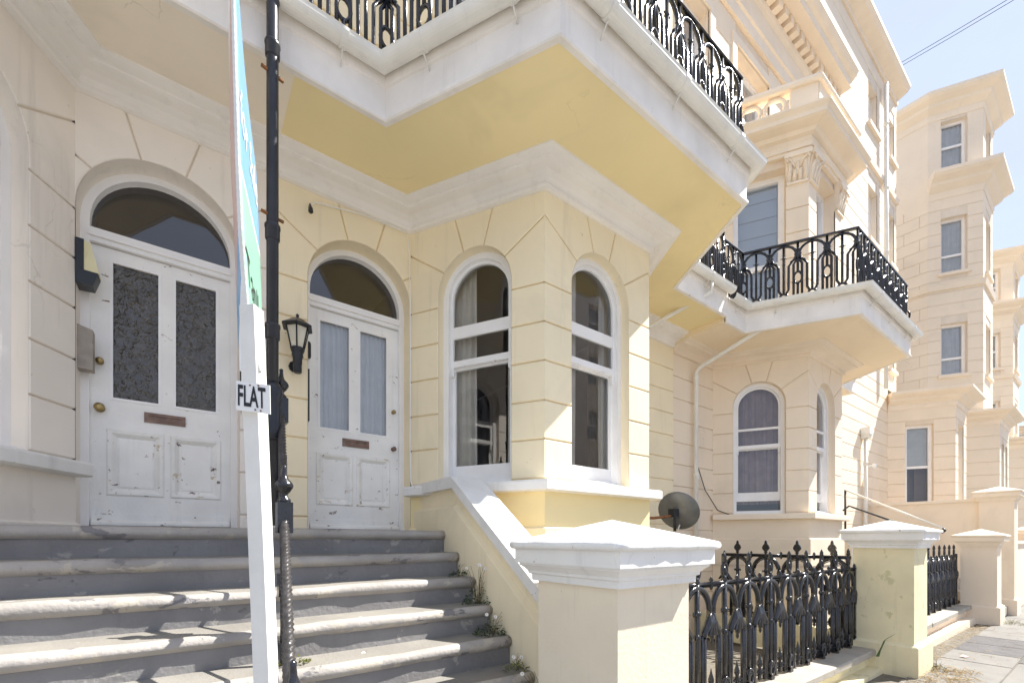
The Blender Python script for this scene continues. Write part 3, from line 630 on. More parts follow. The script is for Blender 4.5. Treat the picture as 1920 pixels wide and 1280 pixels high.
def build_house(x0, sgn, dz, Lh, pal, label, door_kind, win_style, drapes, x_end=0.0, name='terrace_house', shift=(0, 0, 0, 0)):
    stucco, joint, soffit, trim, panel_m, trimw = pal
    Tf = (lambda x, y, z: (x0 + sgn * x, WY + y, z + dz)); setT(Tf, sgn < 0)
    H = thing(name, (x0 + sgn * Lh / 2, WY, dz - 1.65), label, 'house')
    path = PTS + [(Lh, 0)]; fs = [Facet(a, b_) for a, b_ in zip(path, path[1:])]
    back = MB()
    # ---- door wall
    F = fs[0]; du0, du1 = .271, 1.285; duc, dr, dzc = (du0 + du1) / 2, (du1 - du0) / 2, 2.435
    arch_wall(back, F, F.L, duc, dr, dzc, ZLAND, -1.7, ZCOR + .05, .2)
    rev = MB(); arch_reveal(rev, F, duc, dr, dzc, ZLAND, .34); rev.build('opening_reveal', stucco, H)
    arch_blocks(F, F.L, duc, dr, dzc, ZLAND, 2.39, ZCOR + .02, LV, stucco, H, (0, 0))
    make_door(F, du0, du1, dzc, dr, H, door_kind)
    # ---- bay
    for i in (1, 2, 3):
        F = fs[i]; uc = F.L / 2; r = .412 if i != 2 else .425
        arch_wall(back, F, F.L, uc, r, SPR, .549, -1.7, ZCOR + .05, .12)
        rev = MB(); arch_reveal(rev, F, uc, r, SPR, .549, .26); rev.build('opening_reveal', stucco, H)
        ext = (-BT * T30, BT * T30) if i == 1 else ((BT * T30, BT * T30) if i == 2 else (BT * T30, -BT * T30))
        arch_blocks(F, F.L, uc, r, SPR, .549, 2.39, ZCOR + .02, LV, stucco, H, (0, 0))
        sash_window(F, uc, r, SPR, .549, .12, H, win_style)
        if drapes == 'cream':
            curtain(F, uc - r - .03, uc - r + .31, .5, 2.96, -.295, H, 'curtain', .025, 4, i + 2); 
            curtain(F, uc + r - .17, uc + r + .03, .5, 2.96, -.295, H, 'curtain', .025, 3, i + 9)
            if i == 3: curtain(F, uc - r + .25, uc + r - .2, .5, 3.0, -.40, H, 'curtain', .03, 7, 77)
        else:
            curtain(F, uc - r - .05, uc + r + .05, .75 if i == 3 else .82, 3.0, -.34, H, 'pink_curtain', .03, 8, i + 4)
    F = fs[4]; back.poly([F.at(0, -1.7, -BT), F.at(F.L, -1.7, -BT), F.at(F.L, ZCOR + .05, -BT), F.at(0, ZCOR + .05, -BT)])
    rows_blocks(F, 0, F.L, -1.6, 3.24, .3635, [], stucco, H)
    back.build('wall', joint, H)
    # ---- plinth of the bay, string course
    bp_ = path[1:5]
    mb = MB(); mb.sweep(bp_, [(-.15, .452), (.10, .452), (.125, .462), (.125, .535), (.115, .552), (-.15, .56)]); mb.build('sill_course', trimw, H)
    mb = MB(); mb.sweep(bp_, [(-.1, .12), (.004, .12), (.004, .455), (-.1, .455)]); mb.build('bay_apron', panel_m, H)
    mb = MB(); mb.sweep(bp_, [(-.1, -.36), (.035, -.36), (.035, .11), (.012, .123), (-.1, .123)]); mb.build('bay_plinth', stucco, H)
    mb = MB(); mb.sweep(bp_, [(-.1, -1.8), (.02, -1.8), (.02, -.37), (-.1, -.37)]); mb.build('bay_base', stucco, H)
    # ---- cornice, balcony
    bpath = [path[0]] + [(p[0] + d, p[1]) for p, d in zip(path[1:5], shift)] + [path[5]]
    mb = MB(); mb.sweep(path, [(-.1, 3.235), (.02, 3.235), (.045, 3.242), (.05, 3.262), (.028, 3.272), (.035, 3.292), (.065, 3.318), (.12, 3.338), (.185, 3.345), (.21, 3.352), (.215, 3.366), (.24, 3.37), (.27, 3.378), (.295, 3.388), (.30, 3.402), (-.1, 3.402)]); mb.build('cornice', trim, H)
    mb = MB(); mb.sweep(bpath, [(-.32, ZSOF), (.90, ZSOF), (.90, 3.72), (-.32, 3.76)]); mb.build('balcony_slab', soffit, H)
    mb = MB(); mb.sweep(bpath, [(.885, 3.388), (.925, 3.388), (.935, 3.398), (.935, 3.42), (.920, 3.432), (.920, 3.66), (.94, 3.668), (.944, 3.768), (.885, 3.778)]); mb.build('fascia', 'white_trim_dirty', H)
    gc, gzz, gr = 1.012, 3.765, .066
    go = [(gc + gr * math.cos(R(a)), gzz + gr * math.sin(R(a))) for a in range(180, 361, 15)]; gi = [(gc + (gr - .008) * math.cos(R(a)), gzz + (gr - .008) * math.sin(R(a))) for a in range(360, 179, -15)]
    mb = MB(); mb.sweep(bpath, go + [(gc + gr + .006, gzz + .012), (gc + gr - .008, gzz + .012)] + gi, smooth=False); gut = mb.build('gutter', 'gutter_white', H)
    gp = offset_path(bpath, gc)
    for a, b_ in zip(gp, gp[1:]):
        d = b_ - a; n_ = max(1, round(d.length / .95))
        for k in range(n_):
            c = a + d * ((k + .5) / n_); F = Facet(c - d.normalized() * .025, c + d.normalized() * .025); mb = MB()
            mb.sweep([tuple(F.p), tuple(F.p + F.d * .05)], [((gr + .007) * math.cos(R(q)), gzz + (gr + .007) * math.sin(R(q))) for q in range(170, 371, 20)] + [((gr - .002) * math.cos(R(q)), gzz + (gr - .002) * math.sin(R(q))) for q in range(370, 169, -20)])
            mb.build('gutter_union', 'gutter_white', gut)
            mb = MB(); mb.tube([F.at(.025, gzz - .066, -.005), F.at(.03, 3.62, -.092)], .006, 5); mb.build('gutter_strap', 'gutter_white', gut)
    rp_ = offset_path(bpath, .87)
    mb = MB(); mb.sweep([tuple(p) for p in rp_], [(-.02, 4.665), (.02, 4.665), (.026, 4.68), (.016, 4.70), (-.016, 4.70), (-.026, 4.68)]); mb.build('top_rail', 'iron_black', H)
    panels_on([tuple(p) for p in rp_], 3.765 + 0, Tf, H)
    # ---- room behind the bay
    mb = MB()
    mb.poly([(1.32, .0, 3.12), (1.32, 4.2, 3.12), (4.6, 4.2, 3.12), (4.6, .0, 3.12), (4.32, -.0, 3.12), (3.57, -1.25, 3.12), (2.05, -1.25, 3.12)]); mb.build('room_ceiling', 'room_ceiling', H)
    mb = MB()
    for a, b_ in (((1.31, .02), (1.31, 4.2)), ((1.31, 4.2), (4.62, 4.2)), ((4.62, 4.2), (4.62, .02))): mb.poly([(*a, .3), (*b_, .3), (*b_, 3.13), (*a, 3.13)])
    mb.build('room_wall', 'room_wall', H)
    mb = MB(); mb.poly([(1.33, .0, .31), (2.06, -1.25, .31), (3.57, -1.25, .31), (4.3, .0, .31), (4.6, .0, .31), (4.6, 4.2, .31), (1.33, 4.2, .31)]); mb.build('room_floor', 'room_floor', H)
    # ---- upper floors
    upal = ('beige_stucco', 'beige_joint', 'beige_trim') if stucco == 'beige_stucco' else (stucco, joint, trim)
    first_floor(path, Lh, H, upal[0], upal[1], upal[2], Lh)
    second_floor(Lh, H, upal[0], upal[1], upal[2], x_end)
    return H
PAL_A = ('cream_stucco', 'cream_joint', 'cream_soffit', 'white_trim', 'cream_stucco', 'coping_white')
PAL_B = ('yellow_stucco', 'yellow_joint', 'yellow_soffit', 'white_trim', 'yellow_soffit', 'coping_white')
PAL_C = ('beige_stucco', 'beige_joint', 'beige_soffit', 'beige_trim', 'beige_stucco', 'beige_trim')
house_b = build_house(.65, 1, 0, 5.99, PAL_B, 'pale yellow stucco bay house with cast iron balcony and lantern by its door', 'net', 'bay', 'cream', shift=(-.075, -.105, -.19, -.19))
house_a = build_house(.65, -1, 0, 5.99, PAL_A, 'off-white stucco house with obscured glass front door beside the black downpipe', 'obscure', 'bay', 'cream')
house_c = build_house(12.21, -1, -.09, 5.57, PAL_C, 'beige stucco bay house with pink curtains and dentil cornice beyond the satellite dish', 'net', 'c', 'pink', 1.2, shift=(.15, .15, .13, .13))
setT()
# ------------------------------------------------------------------ houses further along the street
def slab_cornice(path, z, proj, h, material, parent, name='cornice'):
    mb = MB(); mb.sweep(path, [(-.1, z), (.02, z), (.05, z + h * .2), (.04, z + h * .3), (proj * .45, z + h * .5), (proj * .5, z + h * .62), (proj * .85, z + h * .75), (proj, z + h * .85), (proj, z + h), (-.1, z + h + .04)]); mb.build(name, material, parent)
def facade(parent, path, z0, z1, wins, h, stucco='stone_stucco', joint='stone_joint', vj=None, depth=.2, plain=(), drape='net_curtain', bars=(.5,), dark=0.0):
    """wins: {facet index: [(u0,u1,z0,z1)...]}"""
    back = MB()
    for i, (a, b_) in enumerate(zip(path, path[1:])):
        F = Facet(a, b_); op = wins.get(i, [])
        rect_wall(back, F, 0, F.L, z0, z1, op)
        rows_blocks(F, 0, F.L, z0, z1, h, op, stucco, parent, vj=(vj if i in plain else None), g=.009)
        for q in op:
            rev = MB(); rect_reveal(rev, F, q, depth + .12, -.002); rev.build('opening_reveal', stucco, parent); rect_window(F, q, depth, parent, bars, drape, fr=.085, dark=dark)
            mb = MB(); fbox(mb, F, q[0] - .1, q[1] + .1, q[2] - .12, q[2] - .004, -.1, .09); mb.build('window_sill', stucco, parent)
    back.build('wall', joint, parent)
# the tall house with the single-storey bay
D = thing('tall_house', (17, 4.5, -1.8), 'tall stone-coloured house with white downpipe and flat-roofed ground floor bay', 'house')
facade(D, [(12.215, WY), (19.35, WY)], 4.9, 14.6, {0: [(4.25, 5.2, 5.6, 7.5), (4.3, 5.15, 9.05, 10.7), (4.3, 5.15, 12.5, 13.8), (6.35, 6.9, 5.6, 7.5), (6.35, 6.9, 9.05, 10.7), (6.35, 6.9, 12.5, 13.8)]}, .44, depth=.18)
facade(D, [(12.215, WY), (18.4, WY)], -1.8, 4.9, {0: [(.15, 1.15, .1, 2.4)]}, .38, stucco='beige_stucco', joint='beige_joint')
mb = MB(); mb.sweep([(13.5, WY), (19.35, WY)], [(-.1, 14.6), (.05, 14.6), (.05, 14.75), (.3, 14.85), (.38, 14.95), (.38, 15.05), (-.1, 15.1)]); mb.build('eaves_cornice', 'beige_trim', D)
mb = MB(); mb.sweep([(13.5, WY), (19.35, WY)], [(-.05, 11.25), (.07, 11.25), (.09, 11.4), (-.05, 11.42)]); mb.build('string_course', 'beige_trim', D)
mb = MB(); mb.poly([(19.35, WY, -1.8), (19.35, 12, -1.8), (19.35, 12, 15), (19.35, WY, 15)]); mb.poly([(12.215, WY, 15.05), (19.35, WY, 15.05), (19.35, 12, 15.05), (12.215, 12, 15.05)]); mb.build('side_wall', 'stone_stucco', D)
bayD = [(18.4, WY), (19.24, 2.995), (20.88, 2.995), (21.72, WY)]
facade(D, bayD, -1.8, 4.2, {0: [(.45, 1.15, 1.1, 3.66)], 1: [(.4, 1.2, 1.1, 3.66)]}, .40, 'beige_stucco', 'beige_joint', depth=.14, drape='blind', bars=(.48,), dark=.5)
slab_cornice(bayD, 4.18, .42, .5, 'beige_trim', D)
mb = MB(); mb.poly([(x, y, 4.69) for x, y in bayD]); mb.build('bay_roof', 'beige_trim', D)
# towers with stacked bays
def tower(x, yb, yf, label, ztop, zmul, far, nm, back_y, bay=True):
    E = thing(nm, (x + 1.5, 4.4, -1.9), label, 'house')
    path = [(x, back_y), (x, yb), (x + .8, yf), (x + 2.9, yf), (x + 3.7, yb), (x + 3.7, back_y)]
    L1 = math.hypot(.8, yb - yf); a, b_ = L1 * .24, L1 * .72
    lv = [(6.3, 8.25), (10.2, 12.3), (14.03, 16.0)]
    w1 = [(a, b_, p * zmul, q * zmul) for p, q in lv]; w2 = [(.55, 1.55, p * zmul, q * zmul) for p, q in lv]
    facade(E, path[:4], -1.9, 13.1 * zmul, {1: w1[:2], 2: w2[:2]}, .46, vj=.95, plain=(0,), bars=(.34,) if not far else (.5,))
    facade(E, path[:4], 13.9 * zmul, 16.2 * zmul, {1: [(a, b_, 14.2 * zmul, 16.0 * zmul)], 2: [(.55, 1.55, 14.2 * zmul, 16.0 * zmul)]}, 3.0)
    mb = MB(); rect_wall(mb, Facet(path[0], path[1]), 0, back_y - yb, 13.0 * zmul, 14.0 * zmul, [], 0); mb.build('flank_wall', 'stone_stucco', E)
    slab_cornice(path[1:5], 13.05 * zmul, .55, .85 * zmul, 'stone_stucco', E)
    mb = MB(); mb.sweep(path[:5], [(-.05, 9.55 * zmul), (.06, 9.55 * zmul), (.10, 9.75 * zmul), (-.05, 9.8 * zmul)]); mb.build('string_course', 'stone_stucco', E)
    slab_cornice(path[:5], 16.1 * zmul, .55, .8 * zmul, 'stone_stucco', E, 'top_cornice')
    mb = MB(); mb.poly([(p[0], p[1], 16.9 * zmul) for p in path]); mb.poly([(p[0], p[1], 13.95 * zmul) for p in path[1:5]]); mb.build('roof', 'stone_stucco', E)
    mb = MB(); mb.box(x + .35, x + 1.6, back_y - .9, back_y + .4, 16.8 * zmul, 18.3 * zmul); mb.box(x + .25, x + 1.7, back_y - 1.0, back_y + .5, 18.3 * zmul, 18.6 * zmul); mb.build('parapet_block', 'stone_stucco', E)
    mb = MB(); mb.poly([(x + 3.7, yb, -1.9), (x + 3.7, back_y, -1.9), (x + 3.7, back_y, 16.5 * zmul), (x + 3.7, yb, 16.5 * zmul)]); mb.poly([(x + 3.7, yb, -1.9), (x + 3.7, yb, 16.5 * zmul), (x + 2.9, yf, 16.5 * zmul), (x + 2.9, yf, -1.9)]); mb.build('far_wall', 'stone_stucco', E)
    if bay:
        gb = [(x - .15, yb + .15), (x + .75, yf - .42), (x + 3.0, yf - .42), (x + 3.9, yb + .1)]
        facade(E, gb, -1.9, 4.3, {0: [(.5, 1.2, 1.0, 3.6)], 1: [(.35, .95, 1.0, 3.6), (1.3, 1.9, 1.0, 3.6)]}, .46, depth=.14)
        slab_cornice(gb, 4.25, .42, .5, 'beige_trim', E, 'bay_cornice'); mb = MB(); mb.poly([(p[0], p[1], 4.74) for p in gb]); mb.build('bay_roof', 'beige_trim', E)
    return E
tower(23.2, 4.38, 2.995, 'tall corner-bayed house with two projecting cornices and white sash windows', 0, 1.0, False, 'bayed_house', 7.0)
tower(30.6, 4.3, 2.95, 'farther bayed house with tall narrow windows behind the taller one', 0, .80, True, 'bayed_house', 7.0)
tower(42.0, 4.3, 3.0, 'distant pale house closing the street beyond the bayed houses', 0, .42, True, 'bayed_house', 8.0, False)
# the house across the street that holds the wires
O = thing('opposite_house', (18, -12.6, -1.9), 'cream house across the street where the overhead wires end', 'house')
facade(O, [(22.0, -12.6), (14.0, -12.6)], -1.9, 15.6, {0: [(u, u + 1.1, z, z + 1.9) for u in (.9, 3.4, 5.9) for z in (-.6, 2.8, 6.2, 9.6, 12.6)]}, 1.1, 'cream_stucco', 'cream_joint')
slab_cornice([(22.0, -12.6), (14.0, -12.6)], 15.5, .5, .6, 'beige_trim', O)
mb = MB(); mb.box(14.0, 22.0, -21, -12.95, -1.9, 15.5); mb.build('house_body', 'cream_stucco', O)
for k, dx in ((0, 0.0), (1, .14)):
    mb = MB(); A = Vector((18.44 + dx, 4.35, 15.25)); B = Vector((18.44 + dx, -12.6, 15.3)); mb.tube([A.lerp(B, t / 12) - Vector((0, 0, .5 * 4 * (t / 12) * (1 - t / 12))) for t in range(13)], .008, 5)
    tagm(mb.build('overhead_wire', 'wire_black'), 'thin black overhead wire slung from the tall house eaves across the street', 'wire', 'overhead wires')

# ------------------------------------------------------------------ shared front steps
XR, XL = 1.95, -1.95
S = thing('front_steps', (.65, 2.6, -1.6), 'wide worn grey stone steps rising to the two white front doors', 'steps')
NST = 9
rnd = random.Random(3)
def wob(x, i, k): return .5 * math.sin(x * 3.1 + i * 2.3 + k) + .3 * math.sin(x * 7.7 + i * 1.1 + k * 2) + .2 * math.sin(x * 17 + i * 3 + k)
for i in range(NST):
    zt, yn = .09 - .2 * i, 3.70 - .262 * i; yb = yn + .262 + .06 if i else WY + .21
    r = .042; mb = MB(); prof = [(yb, 0), (yn + r, 0)] + [(yn + r - r * math.sin(R(a)), -r + r * math.cos(R(a))) for a in (20, 45, 70, 90, 110, 135, 160)] + [(yn + .03, -2 * r), (yb, -2 * r)]
    N = 56; rows = []
    for j in range(N + 1):
        x = XL + (XR - XL) * j / N; dy = .009 * wob(x, i, 0); dzz = .006 * wob(x, i, 5) - .012 * max(0, 1 - abs(x - .1 - .3 * math.sin(i)) / .7) * (i > 0)
        chip = .016 * max(0, wob(x * 2.3, i, 9) - .55)
        rows.append([mb.pt((x, y + (dy + chip if k in range(1, 10) else 0), zt + z + (dzz if k in range(0, 6) and y < yb - .2 else 0) - (chip if 2 <= k <= 5 else 0))) for k, (y, z) in enumerate(prof)])
    for A, B in zip(rows, rows[1:]):
        for k in range(len(prof)):
            q = (k + 1) % len(prof); mb.cur = 1 if 1 <= k <= 8 else 0; mb.face((A[k], B[k], B[q], A[q]), 1 <= k <= 8)
    mb.face(rows[0]); mb.face(rows[-1][::-1])
    st = mb.build('step', ['step_tread', 'step_nosing'], S)
    mb = MB(); n2 = 30; yr = yn + .035
    lo = [mb.pt((XL + (XR - XL) * j / n2, yr + .006 * wob(j * .2, i, 2), zt - .2 - .02)) for j in range(n2 + 1)]; hi = [mb.pt((XL + (XR - XL) * j / n2, yr + .004 * wob(j * .2, i, 4), zt - .07)) for j in range(n2 + 1)]
    for j in range(n2): mb.face((lo[j], lo[j + 1], hi[j + 1], hi[j]), True)
    mb.build('riser', 'step_paint', S)
mb = MB(); mb.hexa([(XL, 1.75, -1.9), (XR, 1.75, -1.9), (XR, WY, -1.9), (XL, WY, -1.9)], [(XL, 1.80, -1.62), (XR, 1.80, -1.62), (XR, 3.9, -.02), (XL, 3.9, -.02)]); mb.build('step_core', 'concrete', S)

# sloping side walls of the steps
def stair_wall(x0, x1, sgn, matl, label):
    """x0: stair side face, x1: far face"""
    Wl = thing('stair_wall', ((x0 + x1) / 2, 3.3, -1.6), label, 'wall')
    def prism(a, b_, prof, name, m_):
        mb = MB(); lo, hi = min(a, b_), max(a, b_)
        A = [mb.pt((lo, y, z)) for y, z in prof]; B = [mb.pt((hi, y, z)) for y, z in prof]; n = len(prof)
        mb.face(A); mb.face(B[::-1])
        for k in range(n): q = (k + 1) % n; mb.face((B[k], B[q], A[q], A[k]))
        return mb.build(name, m_, Wl)
    s = .73; yk, zk, ye = 3.585, .577, 2.05
    def top(off): return [(WY + .02, zk - off), (yk + off * -.1, zk - off), (ye, zk - off - s * (yk - ye))]
    t = top(.10); prism(x0 + sgn * .045, x1, [(WY + .02, -1.8), t[0], t[1], t[2], (ye, -1.8)], 'wall_body', matl)
    t = top(.245); t2 = top(.285)
    prism(x0, x0 + sgn * .06, [(WY + .02, -1.8), t2[0], t2[1], t2[2], (ye, -1.8)], 'raised_face', matl)
    mb = MB()
    for (a, b_), (c, d) in zip(zip(t2, t2[1:]), zip(t, t[1:])): mb.poly([(x0, *a), (x0, *b_), (x0 + sgn * .046, *d), (x0 + sgn * .046, *c)])
    mb.build('splayed_edge', matl, Wl)
    t = top(0); t1 = top(.105)
    prism(x0 - sgn * .012, x1 + sgn * .03, [t1[0], t[0], (t[1][0], t[1][1]), (t1[1][0], t1[1][1])], 'flat_coping', 'coping_white')
    prism(x0 - sgn * .0125, x1 + sgn * .0305, [(t1[1][0], t1[1][1]), (t[1][0], t[1][1]), t[2], t1[2]], 'sloping_coping', 'coping_white')
    return Wl
stair_wall(1.955, 2.25, 1, 'yellow_stucco', 'pale yellow stair side wall with sloping white coping beside the daisies')
#stair_wall(-.655, -.95, -1, 'cream_stucco', 'off-white stair side wall with coping below the grey wall box')

# ------------------------------------------------------------------ gate piers
def gate_pier(x, y, wd, dz, zb, shaft, label, capm='coping_white', plinth=True, h=1.0):
    G = thing('gate_pier', (x + wd / 2, y + wd / 2, zb), label, 'gate pier')
    def rings(rs, name, m_, close=True):
        mb = MB(); Rr = []
        for o, z in rs: Rr.append([mb.pt(p) for p in ((x - o, y - o, z + dz), (x + wd + o, y - o, z + dz), (x + wd + o, y + wd + o, z + dz), (x - o, y + wd + o, z + dz))])
        for A, B in zip(Rr, Rr[1:]):
            for k in range(4): mb.face((A[k], A[(k + 1) % 4], B[(k + 1) % 4], B[k]))
        mb.face(Rr[0][::-1]); mb.face(Rr[-1]); return mb.build(name, m_, G)
    zs = zb - dz
    rings([(0, zs), (0, -.245)], 'shaft', shaft)
    if plinth: rings([(.05, zs - .02), (.05, zs + .40), (.035, zs + .415), (-.01, zs + .44)], 'plinth', shaft)
    rings([(-.01, -.25), (.028, -.25), (.03, -.212), (.045, -.205), (.047, -.19), (.07, -.165), (.085, -.155), (.085, -.138), (-.01, -.138)], 'cap_moulding', capm)
    rings([(-.01, -.14), (.105, -.14), (.105, -.055), (-.01, -.055)], 'cap_fascia', capm)
    # worn pyramid cap: subdivided with uneven edge
    mb = MB(); n = 14; cx, cy = x + wd / 2, y + wd / 2; half = wd / 2 + .13
    def edge(k, off, z):
        out = []
        for s_ in range(4):
            for j in range(n):
                t = -1 + 2 * j / n; p = {0: (t, -1), 1: (1, t), 2: (-t, 1), 3: (-1, -t)}[s_]
                jit = .006 * math.sin(j * 2.1 + s_ * 3 + x * 5) * math.sin(j * .9 + k); hh = half + off + jit
                out.append(mb.pt((cx + p[0] * hh, cy + p[1] * hh, z + dz + jit * .3)))
        return out
    Rr = [edge(0, -.03, -.056), edge(1, -.004, -.052), edge(2, .004, -.035), edge(3, .0, -.018), edge(4, -.012, -.008)]
    for A, B in zip(Rr, Rr[1:]):
        for k in range(4 * n): mb.face((A[k], A[(k + 1) % (4 * n)], B[(k + 1) % (4 * n)], B[k]), True)
    ap = mb.pt((cx, cy, .125 + dz)); L_ = Rr[-1]
    for k in range(4 * n): mb.face((L_[k], L_[(k + 1) % (4 * n)], ap))
    mb.face(Rr[0][::-1]); mb.build('pyramid_cap', capm, G)
    return G
gate_pier(1.80, 1.53, .64, 0, -1.70, 'pier_shaft_paint', 'cream gate pier with white pyramid cap at the foot of the steps')
gate_pier(7.42, 1.53, .64, .145, -1.76, 'pier_green_stain', 'green-stained yellow gate pier between the two iron street railings')
gate_pier(13.9, 1.53, .56, .12, -1.84, 'beige_stucco', 'beige gate pier with low pyramid cap beyond the second railing', 'beige_trim')
#gate_pier(-1.14, 1.53, .64, 0, -1.66, 'pier_shaft_paint', 'off-white gate pier on the far side of the steps from the railings')
# tall wall and pier by the next steps
Wl = thing('garden_wall', (16.4, 3, -1.8), 'tall plain beige wall running out from the house to a capped pier', 'wall')
mb = MB(); mb.box(16.3, 16.62, 2.1, WY, -1.9, 1.0); mb.build('wall_body', 'beige_stucco', Wl)
mb = MB(); mb.box(16.26, 16.66, 2.1, WY, .985, 1.06); mb.build('coping', 'beige_trim', Wl)
gate_pier(16.2, 1.50, .6, 1.22, -1.86, 'beige_stucco', 'tall beige gate pier at the street end of the plain wall', 'beige_trim')
gate_pier(22.3, 1.50, .56, .35, -1.9, 'beige_stucco', 'farthest small beige gate pier along the pavement', 'beige_trim')
W2 = thing('garden_wall', (19.5, 1.8, -1.8), 'low beige front wall between the tall pier and the farthest pier', 'wall')
mb = MB(); mb.box(16.8, 22.3, 1.65, 1.95, -1.95, -.1); mb.build('wall_body', 'beige_stucco', W2); mb = MB(); mb.box(16.8, 22.3, 1.6, 2.0, -.1, -.02); mb.build('coping', 'beige_trim', W2)

# ------------------------------------------------------------------ dwarf walls and iron railings
def dwarf(x0, x1, zt, label, m_):
    Dw = thing('dwarf_wall', ((x0 + x1) / 2, 2.1, -1.7), label, 'wall')
    zb = gz(x1) - .1
    mb = MB(); mb.box(x0, x1, 1.99, 2.38, zb, zt - .075); mb.build('wall_body', m_, Dw)
    mb = MB(); mb.box(x0, x1, 1.83, 2.37, zb, zt - .24); mb.build('wall_footing', m_, Dw)
    n = max(2, round((x1 - x0) / 1.25)); x = x0
    for k in range(n):
        xe = x0 + (x1 - x0) * (k + 1) / n; j = random.uniform(-.006, .006); mb = MB(); c = .012
        P = [(1.90 + j, zt - .08), (1.90 + j, zt - c - .005), (1.90 + j + c, zt - .005), (2.41, zt), (2.41, zt - .08)]
        A = [mb.pt((x + .003, y, z)) for y, z in P]; B = [mb.pt((xe - .003, y, z)) for y, z in P]
        mb.face(A); mb.face(B[::-1])
        for q in range(5): r_ = (q + 1) % 5; mb.face((B[q], B[r_], A[r_], A[q]))
        mb.build('coping_stone', 'concrete', Dw); x = xe
dwarf(2.44, 7.42, -1.44, 'low yellow wall with stone coping under the nearer street railing', 'pier_green_stain')
dwarf(8.06, 13.9, -1.42, 'low beige wall with stone coping under the second street railing', 'beige_stucco')
def street_unit(leaf):
    mb = MB(); U = .447; hf = U / 2
    def ln(p, r, n=6, rs=None): mb.tube([(x, 0, z) for x, z in p], r, n, rs=rs)
    ln([(0, 0), (0, 1.06)], .023, 8)
    for s_ in (-1, 1): mb.tube([(s_ * .016, -.01, .02), (s_ * .016, -.01, .84)], .010, 5)
    for z in (.80, .14, .60): mb.lathe((0, 0, z), [(.018, -.03), (.034, -.012), (.034, .012), (.018, .03)], 8)
    for s_ in (-1, 1):
        mb.lathe((s_ * .045, 0, .80), [(.004, -.02), (.016, 0), (.004, .02)], 6)
        for dx in (-.014, .014): mb.tube([(s_ * .098 + dx * 1.2, 0, .02), (s_ * .098 + dx * 1.2, 0, .60)], .020, 6)
        mb.tube([(s_ * .098, -.012, .02), (s_ * .098, -.012, .60)], .010, 5)
        ln([(s_ * .205, .79), (s_ * .185, .73), (s_ * .145, .665), (s_ * .112, .625), (s_ * .098, .59)], .02, 6, [.026, .029, .031, .033, .034])
    ln([(.198 * math.cos(R(a)), .80 + .225 * math.sin(R(a))) for a in range(0, 181, 12)], .025, 6)
    ln([(.165 * math.cos(R(a)), .80 + .19 * math.sin(R(a))) for a in range(10, 171, 16)], .008, 5)
    # clasp and palmette between two posts
    mb.tube([(hf - .05, 0, .80), (hf + .05, 0, .80)], .019, 8); mb.tube([(hf - .06, 0, .775), (hf + .06, 0, .775)], .012, 6)
    for a in (-44, -22, 0, 22, 44):
        d = math.sin(R(a)); ln2 = .20 - .06 * abs(a) / 44
        mb.tube([(hf, -.005, .77), (hf + d * .06, -.016, .70), (hf + d * .14, -.012, .77 - ln2), (hf + d * .17, -.026, .765 - ln2)], .016, 5, rs=[.015, .021, .017, .006])
    mb.lathe((hf, -.005, .55), [(.004, -.045), (.016, -.02), (.012, 0), (.022, .02), (.008, .05)], 7)
    # top rail with collar
    for z, r_ in ((1.055, .017), (1.03, .009)): ln([(-hf, z), (hf, z)], r_, 6)
    mb.lathe((hf, 0, 1.055), [(.004, -.06), (.022, -.03), (.012, -.018), (.03, 0), (.012, .018), (.022, .03), (.004, .062)], 8)
    # finial
    if leaf:
        pr = [(0, 1.07), (.02, 1.09), (.012, 1.11), (.045, 1.15), (.05, 1.175), (.035, 1.21), (.012, 1.235), (.014, 1.25), (.002, 1.285)]
        for (z0, z1), (a, b_) in zip(zip([p[1] for p in pr], [p[1] for p in pr][1:]), zip([p[0] for p in pr], [p[0] for p in pr][1:])):
            mb.hexa([(-a - .003, -.014, z0), (a + .003, -.014, z0), (a + .003, .014, z0), (-a - .003, .014, z0)], [(-b_ - .003, -.014, z1), (b_ + .003, -.014, z1), (b_ + .003, .014, z1), (-b_ - .003, .014, z1)])
    else:
        mb.lathe((0, 0, 0), [(.016, 1.06), (.03, 1.075), (.016, 1.09), (.022, 1.10)], 8)
        ring = [(.04 * math.cos(R(a)), 1.165 + .066 * math.sin(R(a))) for a in range(0, 360, 24)]; mb.tube([(x, 0, z) for x, z in ring], .014, 6, closed=True)
        mb.lathe((0, 0, 1.16), [(.004, -.04), (.02, -.015), (.02, .015), (.004, .04)], 7)
        mb.lathe((0, 0, 0), [(.012, 1.225), (.026, 1.25), (.018, 1.275), (.022, 1.285), (.002, 1.33)], 8)
    # foot
    ln([(-hf, .115), (hf, .115)], .013, 6); ln([(-hf, .085), (hf, .085)], .008, 5)
    ring = [(.045 * math.cos(R(a)), .115 + .07 * math.sin(R(a))) for a in range(0, 360, 24)]; mb.tube([(x, -.02, z) for x, z in ring], .014, 6, closed=True)
    mb.hexa([(-.035, -.035, -.02), (.035, -.035, -.02), (.035, .035, -.02), (-.035, .035, -.02)], [(-.028, -.028, .035), (.028, -.028, .035), (.028, .028, .035), (-.028, .028, .035)])
    mb.lathe((hf, 0, 0), [(.006, .02), (.022, .05), (.012, .075), (.03, .115), (.014, .15), (.026, .18), (.026, .205), (.012, .25), (.003, .30)], 8)
    me = bpy.data.meshes.new('railing_bay'); me.from_pydata(mb.v, [], mb.f); me.materials.append(MATS['iron_black']); me.polygons.foreach_set('use_smooth', mb.sm); return me
SU, SUL = street_unit(False), street_unit(True)
